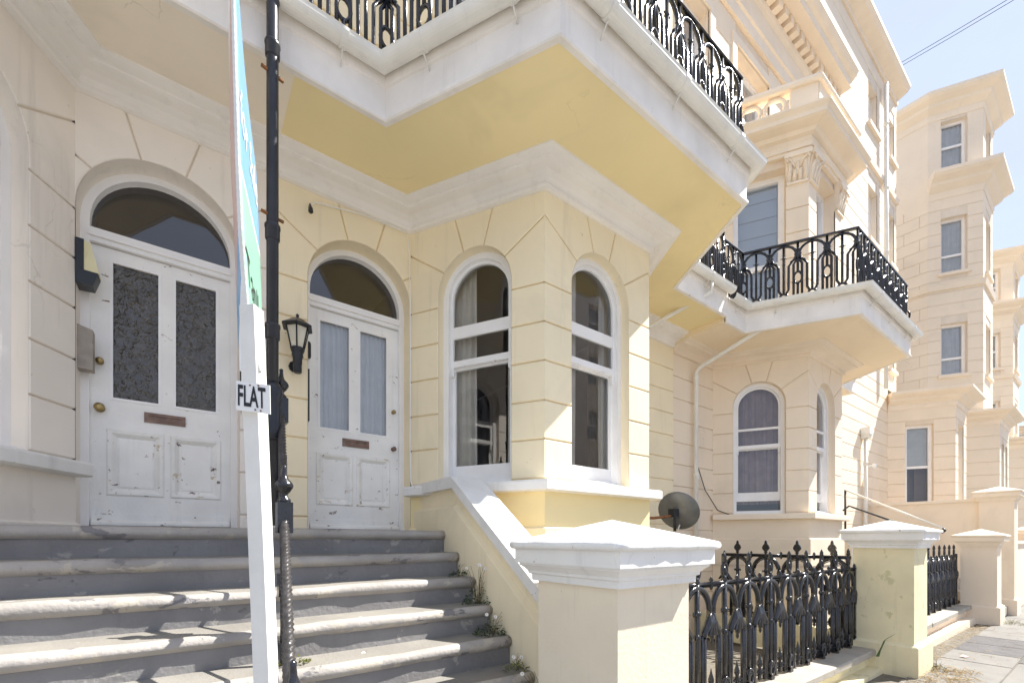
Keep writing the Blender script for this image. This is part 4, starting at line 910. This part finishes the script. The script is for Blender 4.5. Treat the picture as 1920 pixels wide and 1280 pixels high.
def railing(p, q, z, mesh, label):
    p, q = Vector(p), Vector(q); d = q - p; Rr = thing('iron_railing', (*((p + q) / 2), z), label, 'railing', )
    n = round(d.length / .447)
    for k in range(n):
        o = link('railing_bay', mesh, Rr); c = p + d * ((k + .5) / n); o.location = (c.x, c.y, z); o.rotation_euler = (0, 0, math.atan2(d.y, d.x)); o.scale = (d.length / n / .447, 1, 1)
    return Rr
def end_post(Rr, x, y, z0, z1):
    mb = MB(); mb.box(x - .02, x + .02, y - .02, y + .02, z0, z1); mb.build('end_post', 'iron_black', Rr)
Ra = railing((2.42, 2.15), (7.40, 2.15), -1.44, SU, 'glossy black cast iron street railing between the cream and green-stained piers'); end_post(Ra, 7.395, 2.15, -1.45, -.37)
Rb = railing((8.06, 2.15), (13.85, 2.15), -1.42, SU, 'glossy black cast iron street railing beyond the green-stained pier'); end_post(Rb, 13.86, 2.15, -1.43, -.3)
Rc = railing((7.45, 2.2), (7.45, 4.0), -1.29, SUL, 'black iron railing with leaf finials running back towards the house'); end_post(Rc, 7.45, 4.02, -1.65, -.23)
mb = MB(); mb.box(7.38, 7.52, 2.2, 4.42, -1.7, -1.27); tagm(mb.build('party_kerb', 'pier_green_stain'), 'low yellow kerb under the railing with leaf finials', 'wall')

# ------------------------------------------------------------------ central stair handrail
Hr = thing('stair_handrail', (.46, 2.8, -.7), 'black wrought iron stair handrail with rope-twist bar and urn-topped posts', 'handrail')
NW = [(.56, 3.56, .09), (.46, 2.83, -.71), (.285, 1.60, -1.53)]
def newel(x, y, z):
    mb = MB(); mb.hexa([(x - .03, y - .03, z - .02), (x + .03, y - .03, z - .02), (x + .03, y + .03, z - .02), (x - .03, y + .03, z - .02)], [(x - .028, y - .028, z + .13), (x + .028, y - .028, z + .13), (x + .028, y + .028, z + .13), (x - .028, y + .028, z + .13)])
    mb.tube([(x, y, z + .12), (x, y, z + .40)], .021, 8); mb.box(x - .032, x + .032, y - .032, y + .032, z + .39, z + .52)
    n = 30; mb.tube([(x, y, z + .51 + .25 * k / n) for k in range(n + 1)], .02, 8, rs=[.019 + .005 * math.sin(k * 1.6) for k in range(n + 1)])
    P = mb.build('newel_post', 'iron_black', Hr)
    mb = MB(); mb.box(x - .04, x + .04, y - .04, y + .04, z + .75, z + .925); mb.build('newel_block', 'iron_black', P)
    mb = MB(); mb.lathe((x, y, z), [(.034, .92), (.036, .94), (.02, .958), (.016, .97), (.03, .985), (.046, 1.01), (.05, 1.025), (.042, 1.04), (.024, 1.06), (.015, 1.085), (.012, 1.115), (.014, 1.13), (.002, 1.14)], 12); mb.build('finial', 'iron_black', P)
for q in NW: newel(*q)
def twisted(A, B, r, lobes, pitch, m_):
    A, B = Vector(A), Vector(B); d = B - A; n = int(d.length / .011); d.normalize(); e1 = d.cross(Vector((0, 0, 1))).normalized(); e2 = d.cross(e1); mb = MB(); rows = []; K = 16
    for i in range(n + 1):
        c = A.lerp(B, i / n); ph = (B - A).length * i / n / pitch * 2 * math.pi
        rows.append([mb.pt(c + (e1 * math.cos(a) + e2 * math.sin(a)) * r * (1 + .16 * math.cos(lobes * (a - ph)))) for a in [2 * math.pi * k / K for k in range(K)]])
    for a, b_ in zip(rows, rows[1:]):
        for k in range(K): mb.face((a[k], a[(k + 1) % K], b_[(k + 1) % K], b_[k]), True)
    return mb.build('twisted_rail', m_, Hr)
for (a, b_) in zip(NW, NW[1:]):
    twisted((a[0], a[1], a[2] + .82), (b_[0], b_[1], b_[2] + .80), .023, 3, .10, 'twist_iron')
    mb = MB(); mb.tube([(a[0], a[1], a[2] + .46), (b_[0], b_[1], b_[2] + .46)], .012, 6); mb.build('lower_rail', 'iron_black', Hr)

# ------------------------------------------------------------------ rainwater pipes
def pipe(name, pts, r, m_, label, collars=(), n=12):
    P = thing(name, tuple(pts[-1]), label, 'downpipe'); mb = MB(); mb.tube(pts, r, n); mb.build('pipe', m_, P)
    for z in collars:
        a = next(((Vector(p), Vector(q)) for p, q in zip(pts, pts[1:]) if min(p[2], q[2]) <= z <= max(p[2], q[2]) and abs(p[0] - q[0]) + abs(p[1] - q[1]) < .02), None)
        if a: mb = MB(); mb.lathe((a[0].x, a[0].y, z), [(r, -.05), (r * 1.22, -.04), (r * 1.22, .03), (r * 1.32, .035), (r * 1.32, .055), (r, .065)], n); mb.build('collar', m_, P)
    return P
px_, py_ = .487, 3.44
Pb = pipe('black_downpipe', [(px_ + .03, py_ + .02, 3.80), (px_ + .015, py_, 3.74), (px_, py_, 3.66), (px_, py_, 3.4), (px_, py_, .1)], .038, 'pipe_black', 'tall black iron downpipe standing between the two front doors', (3.35, 2.1, 1.42))
for z in (2.22, .55, 3.2):
    mb = MB(); mb.tube([(px_ - .07, py_ - .02, z), (px_ + .07, py_ + .02, z)], .012, 6); mb.build('pipe_bracket', 'rust', Pb)
mb = MB(); mb.lathe((px_, py_, .98), [(.04, -.30), (.062, -.28), (.05, -.22), (.056, -.1), (.05, -.02), (.068, .02), (.064, .06), (.042, .1)], 10); mb.build('pipe_shoe', 'pipe_black', Pb)
pipe('white_downpipe', [(7.44, 3.19, 3.66), (7.44, 3.2, 3.45), (7.40, 3.28, 3.38), (7.24, 4.30, 3.02), (7.2, 4.37, 2.93), (7.2, 4.37, -1.6)], .036, 'gutter_white', 'thin white downpipe with long diagonal swan neck beside the pink-curtained bay', (2.8, 1.1))
pipe('white_downpipe', [(6.09, 3.45, 3.72), (6.09, 3.46, 3.55), (5.55, 4.33, 3.14), (5.5, 4.38, 3.05), (5.5, 4.38, -1.6)], .03, 'gutter_white', 'slim white pipe slanting under the yellow soffit behind the bay', (1.2,))
P3 = pipe('white_downpipe', [(15.95, 4.36, 3.05), (15.95, 4.36, -1.7)], .05, 'gutter_white', 'white downpipe with square hopper head beside the flat-roofed bay', (2.2, .9))
mb = MB(); mb.box(15.8, 16.1, 4.22, 4.44, 3.05, 3.25); mb.box(15.83, 16.07, 4.25, 4.44, 2.95, 3.05); mb.build('hopper', 'gutter_white', P3)
pipe('white_downpipe', [(17.75, 4.33, 14.3), (17.75, 4.33, 4.75)], .06, 'gutter_white', 'tall white downpipe on the upper wall of the tall house', (13.0, 11.0, 9.0, 7.0))

# ------------------------------------------------------------------ lamps, boxes and fittings by the doors
Ln = thing('wall_lantern', (.80, 4.44, 1.55), 'black hexagonal wall lantern beside the net-curtained door', 'lantern')
lx, ly, lz = .805, 4.30, 1.72
def hexring(mb, r, z): return [mb.pt((lx + r * math.cos(R(60 * k + 15)), ly + r * math.sin(R(60 * k + 15)), z)) for k in range(6)]
mb = MB(); a = [hexring(mb, r, z) for r, z in ((.095, lz + .145), (.135, lz + .15), (.135, lz + .165), (.075, lz + .205), (.05, lz + .225), (.012, lz + .235), (.012, lz + .25), (.016, lz + .265), (.002, lz + .28))]
for A, B in zip(a, a[1:]):
    for k in range(6): mb.face((A[k], A[(k + 1) % 6], B[(k + 1) % 6], B[k]))
mb.face(a[0][::-1]); mb.build('roof', 'black_plastic', Ln)
mb = MB(); a = [hexring(mb, r, z) for r, z in ((.055, lz - .03), (.096, lz + .148))]
for k in range(6): mb.face((a[0][k], a[0][(k + 1) % 6], a[1][(k + 1) % 6], a[1][k]))
mb.build('glass', 'lamp_glass', Ln)
mb = MB()
for k in range(6):
    c, s_ = math.cos(R(60 * k + 15)), math.sin(R(60 * k + 15)); mb.tube([(lx + .057 * c, ly + .057 * s_, lz - .03), (lx + .098 * c, ly + .098 * s_, lz + .15)], .007, 5)
mb.build('glazing_bars', 'black_plastic', Ln, 'stuff')
mb = MB(); mb.lathe((lx, ly, lz), [(.03, -.18), (.038, -.165), (.04, -.12), (.05, -.09), (.045, -.075), (.052, -.06), (.062, -.03), (.05, -.02)], 10); mb.lathe((lx, ly, lz), [(.028, -.245), (.036, -.235), (.036, -.17), (.03, -.165)], 10); mb.tube([(lx, ly, lz - .12), (lx, 4.43, lz - .15)], .02, 6); mb.build('stem', 'black_plastic', Ln)
mb = MB(); mb.lathe((lx, 4.42, lz - .15), [(.05, 0), (.05, .02), (.02, .03)], 10, 'y'); mb.build('wall_plate', 'black_plastic', Ln)
mb = MB(); mb.lathe((.938, 4.555, 1.80), [(.028, -.075), (.034, -.06), (.034, .06), (.028, .075)], 10); tagm(mb.build('door_sensor', 'black_plastic'), 'small rounded black sensor on the frame beside the lantern', 'sensor')
mb = MB(); mb.box(.93, .955, 4.54, 4.60, 1.13, 1.62); tagm(mb.build('entry_panel', 'black_plastic'), 'long narrow black entry panel beside the net-curtained door', 'panel')
Bl = thing('bulkhead_light', (-.62, 4.5, 2.0), 'black bulkhead light with cream lens by the obscured glass door', 'light')
bx, by = -.633, 4.515
mb = MB(); mb.hexa([(bx, by - .07, 1.86), (bx + .09, by - .06, 1.86), (bx + .09, by + .06, 1.86), (bx, by + .07, 1.86)], [(bx, by - .075, 1.96), (bx + .12, by - .065, 1.96), (bx + .12, by + .065, 1.96), (bx, by + .075, 1.96)]); mb.box(bx, bx + .045, by - .075, by + .075, 1.96, 2.18); mb.build('housing', 'black_plastic', Bl)
mb = MB(); mb.hexa([(bx + .045, by - .07, 1.96), (bx + .125, by - .06, 1.96), (bx + .125, by + .06, 1.96), (bx + .045, by + .07, 1.96)], [(bx + .045, by - .07, 2.175), (bx + .075, by - .05, 2.175), (bx + .075, by + .05, 2.175), (bx + .045, by + .07, 2.175)]); mb.build('lens', 'lens_yellow', Bl)
mb = MB(); mb.hexa([(bx, 4.50, 1.26), (bx + .085, 4.505, 1.26), (bx + .085, 4.6, 1.26), (bx, 4.6, 1.26)], [(bx, 4.5, 1.58), (bx + .085, 4.505, 1.555), (bx + .085, 4.6, 1.555), (bx, 4.6, 1.58)]); tagm(mb.build('wall_box', 'grey_box'), 'weathered grey-brown wall box on the jamb below the bulkhead light', 'box')
# cables
mb = MB(); mb.tube([(.93, 4.40, 3.02), (.93, 4.43, 3.08), (.98, 4.43, 3.14), (1.4, 4.43, 3.215), (1.88, 4.42, 3.22), (1.905, 4.41, 3.0), (1.912, 4.405, 2.0), (1.908, 4.405, 1.0), (1.912, 4.40, .62), (1.945, 4.36, .48)], .006, 6); tagm(mb.build('wall_cable', 'board_white'), 'thin pale cable running down the corner beside the net-curtained door', 'cable')
mb = MB(); mb.tube([(.93, 4.44, 3.08), (.925, 4.38, 3.07), (.925, 4.35, 3.03)], .008, 6); mb.lathe((.925, 4.35, 3.0), [(.012, -.03), (.022, -.02), (.02, .01), (.008, .035)], 8); tagm(mb.build('wall_camera', 'black_plastic'), 'tiny black camera hooked to the wall above the lantern', 'camera')
mb = MB(); mb.tube([(7.3, 4.4, 1.3), (7.55, 4.41, .9), (7.9, 4.37, .55), (8.02, 4.1, .42)], .008, 5); tagm(mb.build('wall_cable', 'wire_black'), 'thin dark cable drooping to the sill of the pink-curtained bay', 'cable')
mb = MB(); mb.lathe((16.5, 4.3, 2.2), [(.03, -.08), (.06, -.06), (.06, .05), (.03, .07)], 8); mb.box(16.47, 16.53, 4.3, 4.45, 2.18, 2.24); tagm(mb.build('security_camera', 'board_white'), 'small white security camera right of the hopper-headed pipe', 'camera')
# satellite dish
Ds = thing('satellite_dish', (5.9, 3.9, .4), 'grey satellite dish on a rusty arm beside the yellow bay', 'satellite dish')
c = Vector((5.88, 3.86, .42)); ax = Vector((.80, .22, .42)).normalized(); e1 = ax.cross(Vector((0, 0, 1))).normalized(); e2 = ax.cross(e1)
mb = MB(); rows = []
for k, rr in enumerate((.02, .1, .18, .25, .285, .3, .302)):
    h = .9 * rr * rr - .06 + (.012 if k == 6 else 0); rows.append([mb.pt(c + (e1 * math.cos(a) + e2 * math.sin(a)) * rr + ax * h) for a in [2 * math.pi * q / 32 for q in range(32)]])
for A, B in zip(rows, rows[1:]):
    for k in range(32): mb.face((A[k], A[(k + 1) % 32], B[(k + 1) % 32], B[k]), True)
mb.face(rows[0]); mb.build('dish', 'steel_grey', Ds)
mb = MB(); b0 = c - ax * .06; mb.tube([b0 - ax * .02, b0 - ax * .10, b0 - ax * .10 + Vector((0, 0, -.22))], .022, 7); mb.box(b0.x - .14, b0.x - .02, b0.y - .05, b0.y + .05, b0.z - .06, b0.z + .06); mb.build('bracket', 'black_plastic', Ds)
mb = MB(); q = b0 - ax * .08; mb.tube([(q.x, q.y, q.z), (q.x - .32, q.y + .14, q.z - .04), (4.80, 4.02, q.z - .05)], .02, 6); mb.build('wall_arm', 'rust', Ds)
mb = MB(); f = c + ax * .32 - Vector((0, 0, .12)); mb.tube([c - Vector((0, 0, .27)), f], .01, 5); mb.lathe(tuple(f), [(.02, -.05), (.03, -.03), (.03, .03), (.02, .05)], 8); mb.build('receiver', 'board_white', Ds)

# ------------------------------------------------------------------ estate agent's post and board
Sg = thing('agent_sign', tuple(ray(500, 1280) * 1.4 + Vector((0, 0, -1.0))), 'estate agent post with blue and green board twisted edge-on and a FLAT slip', 'sign')
KN, KF = 1.40, 1.88
def lerp_tab(tab, y):
    for (y0, x0), (y1, x1) in zip(tab, tab[1:]):
        if y <= y1: return x0 + (x1 - x0) * (y - y0) / (y1 - y0)
    return tab[-1][1]
A0 = ray(471, 590) * 1.42; A1 = ray(498, 1280) * 1.42; dA = (A1 - A0).normalized()
P0 = A0 - dA * .02; P1 = A0 + dA * ((-1.66 - A0.z) / dA.z)
fw = Vector((.592, .806, 0)); rt = Vector((.806, -.592, 0)); hw = .0285
mb = MB(); cs = [(-hw, -.02), (hw, -.03), (hw * 1.15, .02), (-hw * .8, .035)]
lo = [tuple(P1 + rt * a + fw * b_) for a, b_ in cs]; hi = [tuple(P0 + rt * a * .9 + fw * b_) for a, b_ in cs]
mb.hexa(lo, hi); mb.build('post', 'wood_white', Sg)
TN = [(-600, 432), (0, 437), (150, 441), (300, 446), (430, 452), (520, 459), (580, 464), (640, 475), (700, 488), (760, 493)]
TFR = [(-600, 436), (0, 441), (100, 452), (200, 464), (320, 479), (430, 484), (560, 489), (650, 491), (760, 492)]
TFL = [(-600, 424), (0, 429), (300, 434), (430, 440), (560, 445), (650, 449), (760, 453)]
TNL = [(-600, 431), (0, 435), (150, 439), (300, 443), (430, 448), (520, 454), (600, 452), (700, 452), (760, 452)]
def sheet_pt(tn, tf, a, z, lift=0.0):
    yn, yf = HY - FPX * z / KN, HY - FPX * z / KF
    N_ = ray(lerp_tab(tn, yn), yn) * KN; F_ = ray(lerp_tab(tf, yf), yf) * KF
    p = N_.lerp(F_, a); return p + rt * lift
Z0, Z1 = .53, 2.20
def board(tn, tf, bands, sg, name):
    prev = None; bo = None
    for (za, zb_, m_) in bands:
        mb = MB(); nz_, na = max(2, int((zb_ - za) / .04)), 6
        fr = [[mb.pt(sheet_pt(tn, tf, i / na, za + (zb_ - za) * j / nz_, sg * .004)) for i in range(na + 1)] for j in range(nz_ + 1)]
        bk = [[mb.pt(sheet_pt(tn, tf, i / na, za + (zb_ - za) * j / nz_, 0)) for i in range(na + 1)] for j in range(nz_ + 1)]
        for j in range(nz_):
            for i in range(na): mb.face((fr[j][i], fr[j][i + 1], fr[j + 1][i + 1], fr[j + 1][i]), True); mb.face((bk[j][i + 1], bk[j][i], bk[j + 1][i], bk[j + 1][i + 1]), True)
            mb.face((bk[j][0], fr[j][0], fr[j + 1][0], bk[j + 1][0])); mb.face((fr[j][na], bk[j][na], bk[j + 1][na], fr[j + 1][na]))
        o = mb.build(name if bo is None else 'printed_band', m_, Sg if bo is None else bo); bo = bo or o
    return bo
br = board(TN, TFR, [(Z0, .70, 'board_white'), (.70, 1.19, 'board_green'), (1.205, Z1, 'board_blue'), (1.19, 1.205, 'board_white')], 1, 'sign_board')
bl = board(TNL, TFL, [(Z0, .80, 'board_white'), (.80, 1.0, 'board_blue'), (1.0, 1.9, 'board_red'), (1.9, Z1, 'board_white')], -1, 'sign_board')
# fluted near edge of the two sheets
mb = MB(); n_ = 120; rows = []
for j in range(n_ + 1):
    z = .72 + (Z1 - .72) * j / n_; A = sheet_pt(TNL, TFL, 0, z) - fw * .002; B = sheet_pt(TN, TFR, 0, z) - fw * .002; k = .0012 * (j % 2)
    rows.append([mb.pt(A - fw * k - rt * .002), mb.pt(B - fw * k + rt * .003), mb.pt(B + fw * .012), mb.pt(A + fw * .012)])
for a, b_ in zip(rows, rows[1:]):
    for k in range(4): mb.face((a[k], a[(k + 1) % 4], b_[(k + 1) % 4], b_[k]))
mb.build('fluted_edge', 'wood_white', Sg)
def text_mesh(body, size, shear=0.0, bold=0.0):
    cu = bpy.data.curves.new('lettering', 'FONT'); cu.body = body; cu.size = size; cu.shear = shear; cu.resolution_u = 3; cu.offset = bold
    o = bpy.data.objects.new('lettering_tmp', cu); COL.objects.link(o); dg = bpy.context.evaluated_depsgraph_get(); me = bpy.data.meshes.new_from_object(o.evaluated_get(dg)); bpy.data.objects.remove(o); return me
def wrap_text(body, size, a0, a1, z, m_, parent, shear=0.0):
    me = text_mesh(body, size, shear); xs = [v.co.x for v in me.vertices]; x0, x1 = min(xs), max(xs)
    for v in me.vertices: v.co = sheet_pt(TN, TFR, a0 + (a1 - a0) * (v.co.x - x0) / (x1 - x0), z + v.co.y, .0065)
    me.materials.clear(); me.materials.append(MATS[m_]); link('lettering', me, parent)
wrap_text('for Sale', .20, .10, .92, 1.36, 'board_white', br, .25)
wrap_text('Tapllo', .17, .08, .92, .84, 'ink_black', br)
wrap_text('ESTATE', .07, .1, .9, .61, 'ink_black', br)
# FLAT slip
q = [ray(443, 768) * 1.365, ray(507, 776) * 1.385, ray(506, 722) * 1.385, ray(443, 713) * 1.365]; nv = (q[1] - q[0]).cross(q[3] - q[0]).normalized()
if nv.dot(fw) > 0: nv = -nv
mb = MB(); mb.hexa([tuple(p - nv * .004) for p in q], [tuple(p) for p in q]); fl = mb.build('slip_board', 'board_white', Sg)
me = text_mesh('FLAT', 1.0, 0.0, .022); xs = [v.co.x for v in me.vertices]; ys = [v.co.y for v in me.vertices]
for v in me.vertices:
    a = .05 + .82 * (v.co.x - min(xs)) / (max(xs) - min(xs)); b_ = .16 + .72 * (v.co.y - min(ys)) / (max(ys) - min(ys))
    v.co = q[0].lerp(q[1], a).lerp(q[3].lerp(q[2], a), b_) + nv * .0015
me.materials.clear(); me.materials.append(MATS['ink_black']); link('lettering', me, fl)
for (a, b_) in ((.41, .9), (.56, .08), (.72, .07), (.66, .93)):
    p = q[0].lerp(q[1], a).lerp(q[3].lerp(q[2], a), b_); mb = MB(); e = (q[1] - q[0]).normalized(); g = nv.cross(e)
    ring = [mb.pt(p + nv * .002 + (e * math.cos(k) + g * math.sin(k)) * .003) for k in [i * 2 * math.pi / 8 for i in range(8)]]; tp = mb.pt(p + nv * .004)
    for k in range(8): mb.face((ring[k], ring[(k + 1) % 8], tp), True)
    mb.build('screw', 'bronze', fl)

# ------------------------------------------------------------------ plants on the steps
def plant(x, y, z, rad, h, nstem, nleaf, nflower, label, seed, leafm='leaf_green', name='daisy_clump'):
    rn = random.Random(seed); P = thing(name, (x, y, z), label, 'plant')
    st = MB(); lf = MB(); tips = []
    for k in range(nstem):
        a = rn.uniform(0, 6.28); d = rn.uniform(.3, 1) * rad; hh = h * rn.uniform(.5, 1); t = Vector((x + math.cos(a) * d, y + math.sin(a) * d * .7, z + hh)); m_ = Vector((x, y, z)).lerp(t, .5) + Vector((rn.uniform(-.02, .02), rn.uniform(-.02, .02), .02))
        st.tube([(x + math.cos(a) * d * .2, y + math.sin(a) * d * .2, z - .01), tuple(m_), tuple(t)], .0016, 4); tips.append(t)
    for k in range(nleaf):
        a = rn.uniform(0, 6.28); d = rad * math.sqrt(rn.random()); zz = z + h * .55 * rn.random() * (1.1 - d / rad); p = Vector((x + math.cos(a) * d, y + math.sin(a) * d * .7, zz))
        dv = Vector((math.cos(a) + rn.uniform(-.7, .7), math.sin(a) + rn.uniform(-.7, .7), rn.uniform(-.2, .9))).normalized(); sd = dv.cross(Vector((rn.random(), rn.random(), 1))).normalized(); l_ = rn.uniform(.012, .03); w_ = l_ * .28
        lf.poly([p - sd * w_ * .3, p + dv * l_ * .5 - sd * w_, p + dv * l_, p + dv * l_ * .5 + sd * w_])
    st.build('stems', 'stem_brown', P, 'stuff'); lf.build('leaves', leafm, P, 'stuff')
    for k in range(nflower):
        t = tips[k % len(tips)]; mb = MB(); nd = Vector((-.4 + rn.uniform(-.3, .3), -.7, .55)).normalized(); e = nd.cross(Vector((0, 0, 1))).normalized(); g = nd.cross(e); r_ = rn.uniform(.013, .017); c0 = mb.pt(t)
        ring = [mb.pt(t + (e * math.cos(q) + g * math.sin(q)) * r_ * (1 if i % 2 else .82) + nd * .002) for i, q in enumerate([i * 2 * math.pi / 16 for i in range(16)])]
        for q in range(16): mb.face((c0, ring[q], ring[(q + 1) % 16]))
        fo = mb.build('flower', 'petal_white', P)
        mb = MB(); mb.lathe(tuple(t + nd * .002), [(.001, -.002), (.0045, 0), (.003, .003)], 7); mb.build('flower_centre', 'pollen', fo)
def stepz(i): return .09 - .2 * i
plant(1.90, 3.05, stepz(3), .13, .32, 18, 260, 5, 'daisy clump with tall dry stems in the corner of the fourth step', 1)
plant(1.86, 2.80, stepz(4), .14, .22, 10, 280, 4, 'bushier daisy clump one step below the tall-stemmed one', 2)
plant(1.88, 3.33, stepz(2) + .01, .08, .10, 5, 90, 0, 'low green weed tuft in the corner of the third step', 3, name='weed_tuft')
plant(1.90, 2.26, stepz(6), .15, .26, 18, 240, 3, 'sparse weed with seed heads against the yellow stair wall', 4, name='weed_tuft')
plant(1.88, 2.50, stepz(5), .10, .12, 6, 120, 2, 'small weed clump above the sparse seed-head weed', 5, 'leaf_yellow', name='weed_tuft')
plant(1.02, 2.32, stepz(6), .16, .14, 12, 220, 5, 'daisies sprouting from a riser midway across the lower steps', 6)
plant(.92, 2.80, stepz(5) + .14, .06, .07, 4, 50, 2, 'pair of tiny daisies under a tread nosing', 7)
plant(.50, 2.80, stepz(4), .08, .10, 6, 110, 0, 'yellow-green weed at the foot of the urn-topped iron post', 8, 'leaf_yellow', name='weed_tuft')
plant(8.15, 1.45, gz(8), .16, .16, 12, 200, 0, 'green weed growing at the base of the green-stained pier', 9, name='weed_tuft')
plant(14.4, 1.38, gz(14.4), .3, .14, 14, 220, 0, 'yellowing weeds beside the low-capped beige pier', 10, 'leaf_yellow', name='weed_tuft')
mb = MB(); mb.poly([(7.2, 1.85, -1.5), (7.22, 1.84, -1.5), (7.31, 1.78, -1.27), (7.27, 1.80, -1.30)]); mb.poly([(7.31, 1.78, -1.27), (7.27, 1.80, -1.30), (7.42, 1.70, -1.20)]); mb.poly([(7.19, 1.86, -1.5), (7.22, 1.83, -1.5), (7.24, 1.80, -1.33)])
tagm(mb.build('grass_blade', 'leaf_green'), 'single green grass blade leaning against the green-stained pier', 'grass')
def straw(x0, x1, y0, y1, n, label, seed):
    rn = random.Random(seed); mb = MB()
    for k in range(n):
        x, y = rn.uniform(x0, x1), rn.uniform(y0, y1); a = rn.uniform(0, 6.28); l_ = rn.uniform(.05, .16); z = gz(x) + rn.uniform(.002, .03); d = Vector((math.cos(a), math.sin(a), 0)) * l_
        mb.tube([(x, y, z), (x + d.x * .5, y + d.y * .5, z + rn.uniform(.005, .03)), (x + d.x, y + d.y, z + rn.uniform(-.005, .01))], .0018, 3)
    o = mb.build('dry_grass', 'straw', None, 'stuff'); tagm(o, label, 'dry grass')
straw(6.6, 8.4, 1.05, 1.5, 420, 'dry straw-coloured grass strewn at the foot of the green-stained pier', 3)
straw(8.0, 13.6, 1.55, 1.82, 200, 'thin line of dry grass along the footing of the second low wall', 4)
straw(9, 14.6, .5, 1.5, 60, 'loose wisps of dry grass scattered on the paving', 5)
mb = MB(); mb.poly([(9.35, 1.35, gz(9.35) + .012), (9.45, 1.33, gz(9.4) + .02), (9.47, 1.40, gz(9.4) + .03), (9.38, 1.42, gz(9.4) + .012)]); tagm(mb.build('litter_scrap', 'board_red'), 'small red scrap of litter on the paving', 'litter')

# ------------------------------------------------------------------ steps and handrails of the next pair of houses
S2 = thing('front_steps', (13, 2.9, -1.7), 'partly hidden pale steps between the low-capped pier and the plain wall', 'steps')
for i in range(9):
    mb = MB(); yn = 3.6 - .25 * i; z = .0 - .2 * i; mb.box(14.5, 16.3, yn, yn + .30 if i else WY, z - .2, z); mb.build('step', 'concrete', S2)
mb = MB(); mb.box(11.2, 14.5, 3.3, WY, -1.9, -.002); mb.build('landing', 'concrete', S2)
H2 = thing('tube_handrail', (11.9, 3.3, .1), 'slim white sloping handrail above the green-stained pier cap', 'handrail')
def rl(p, k): return ray(*p) * k
ha, hb = rl((1585, 918), 11.2), rl((1768, 990), 8.9)
mb = MB(); mb.tube([ha, hb], .022, 7); mb.build('rail', 'gutter_white', H2)
mb = MB(); mb.tube([(ha.x, ha.y, ha.z), (ha.x, ha.y, -1.6)], .025, 7); mb.build('post', 'black_plastic', H2)
mb = MB(); mb.tube([hb, hb + (hb - ha).normalized() * .05 + Vector((0, 0, -.02)), hb + Vector((.02, .02, -.09))], .02, 7); mb.build('end_bracket', 'black_plastic', H2)
H3 = thing('tube_handrail', (12.5, 3.2, .1), 'black sloping handrail just below the slim white one', 'handrail')
ha, hb = rl((1592, 948), 11.6), rl((1672, 976), 10.4)
mb = MB(); mb.tube([ha + Vector((-.1, .1, -.12)), ha, ha.lerp(hb, .1), hb, hb + (hb - ha) * .6], .022, 7); mb.build('rail', 'black_plastic', H3)
mb = MB(); e = hb + (hb - ha) * .6; mb.tube([e, (e.x, e.y, -1.7)], .02, 7); mb.build('post', 'black_plastic', H3)
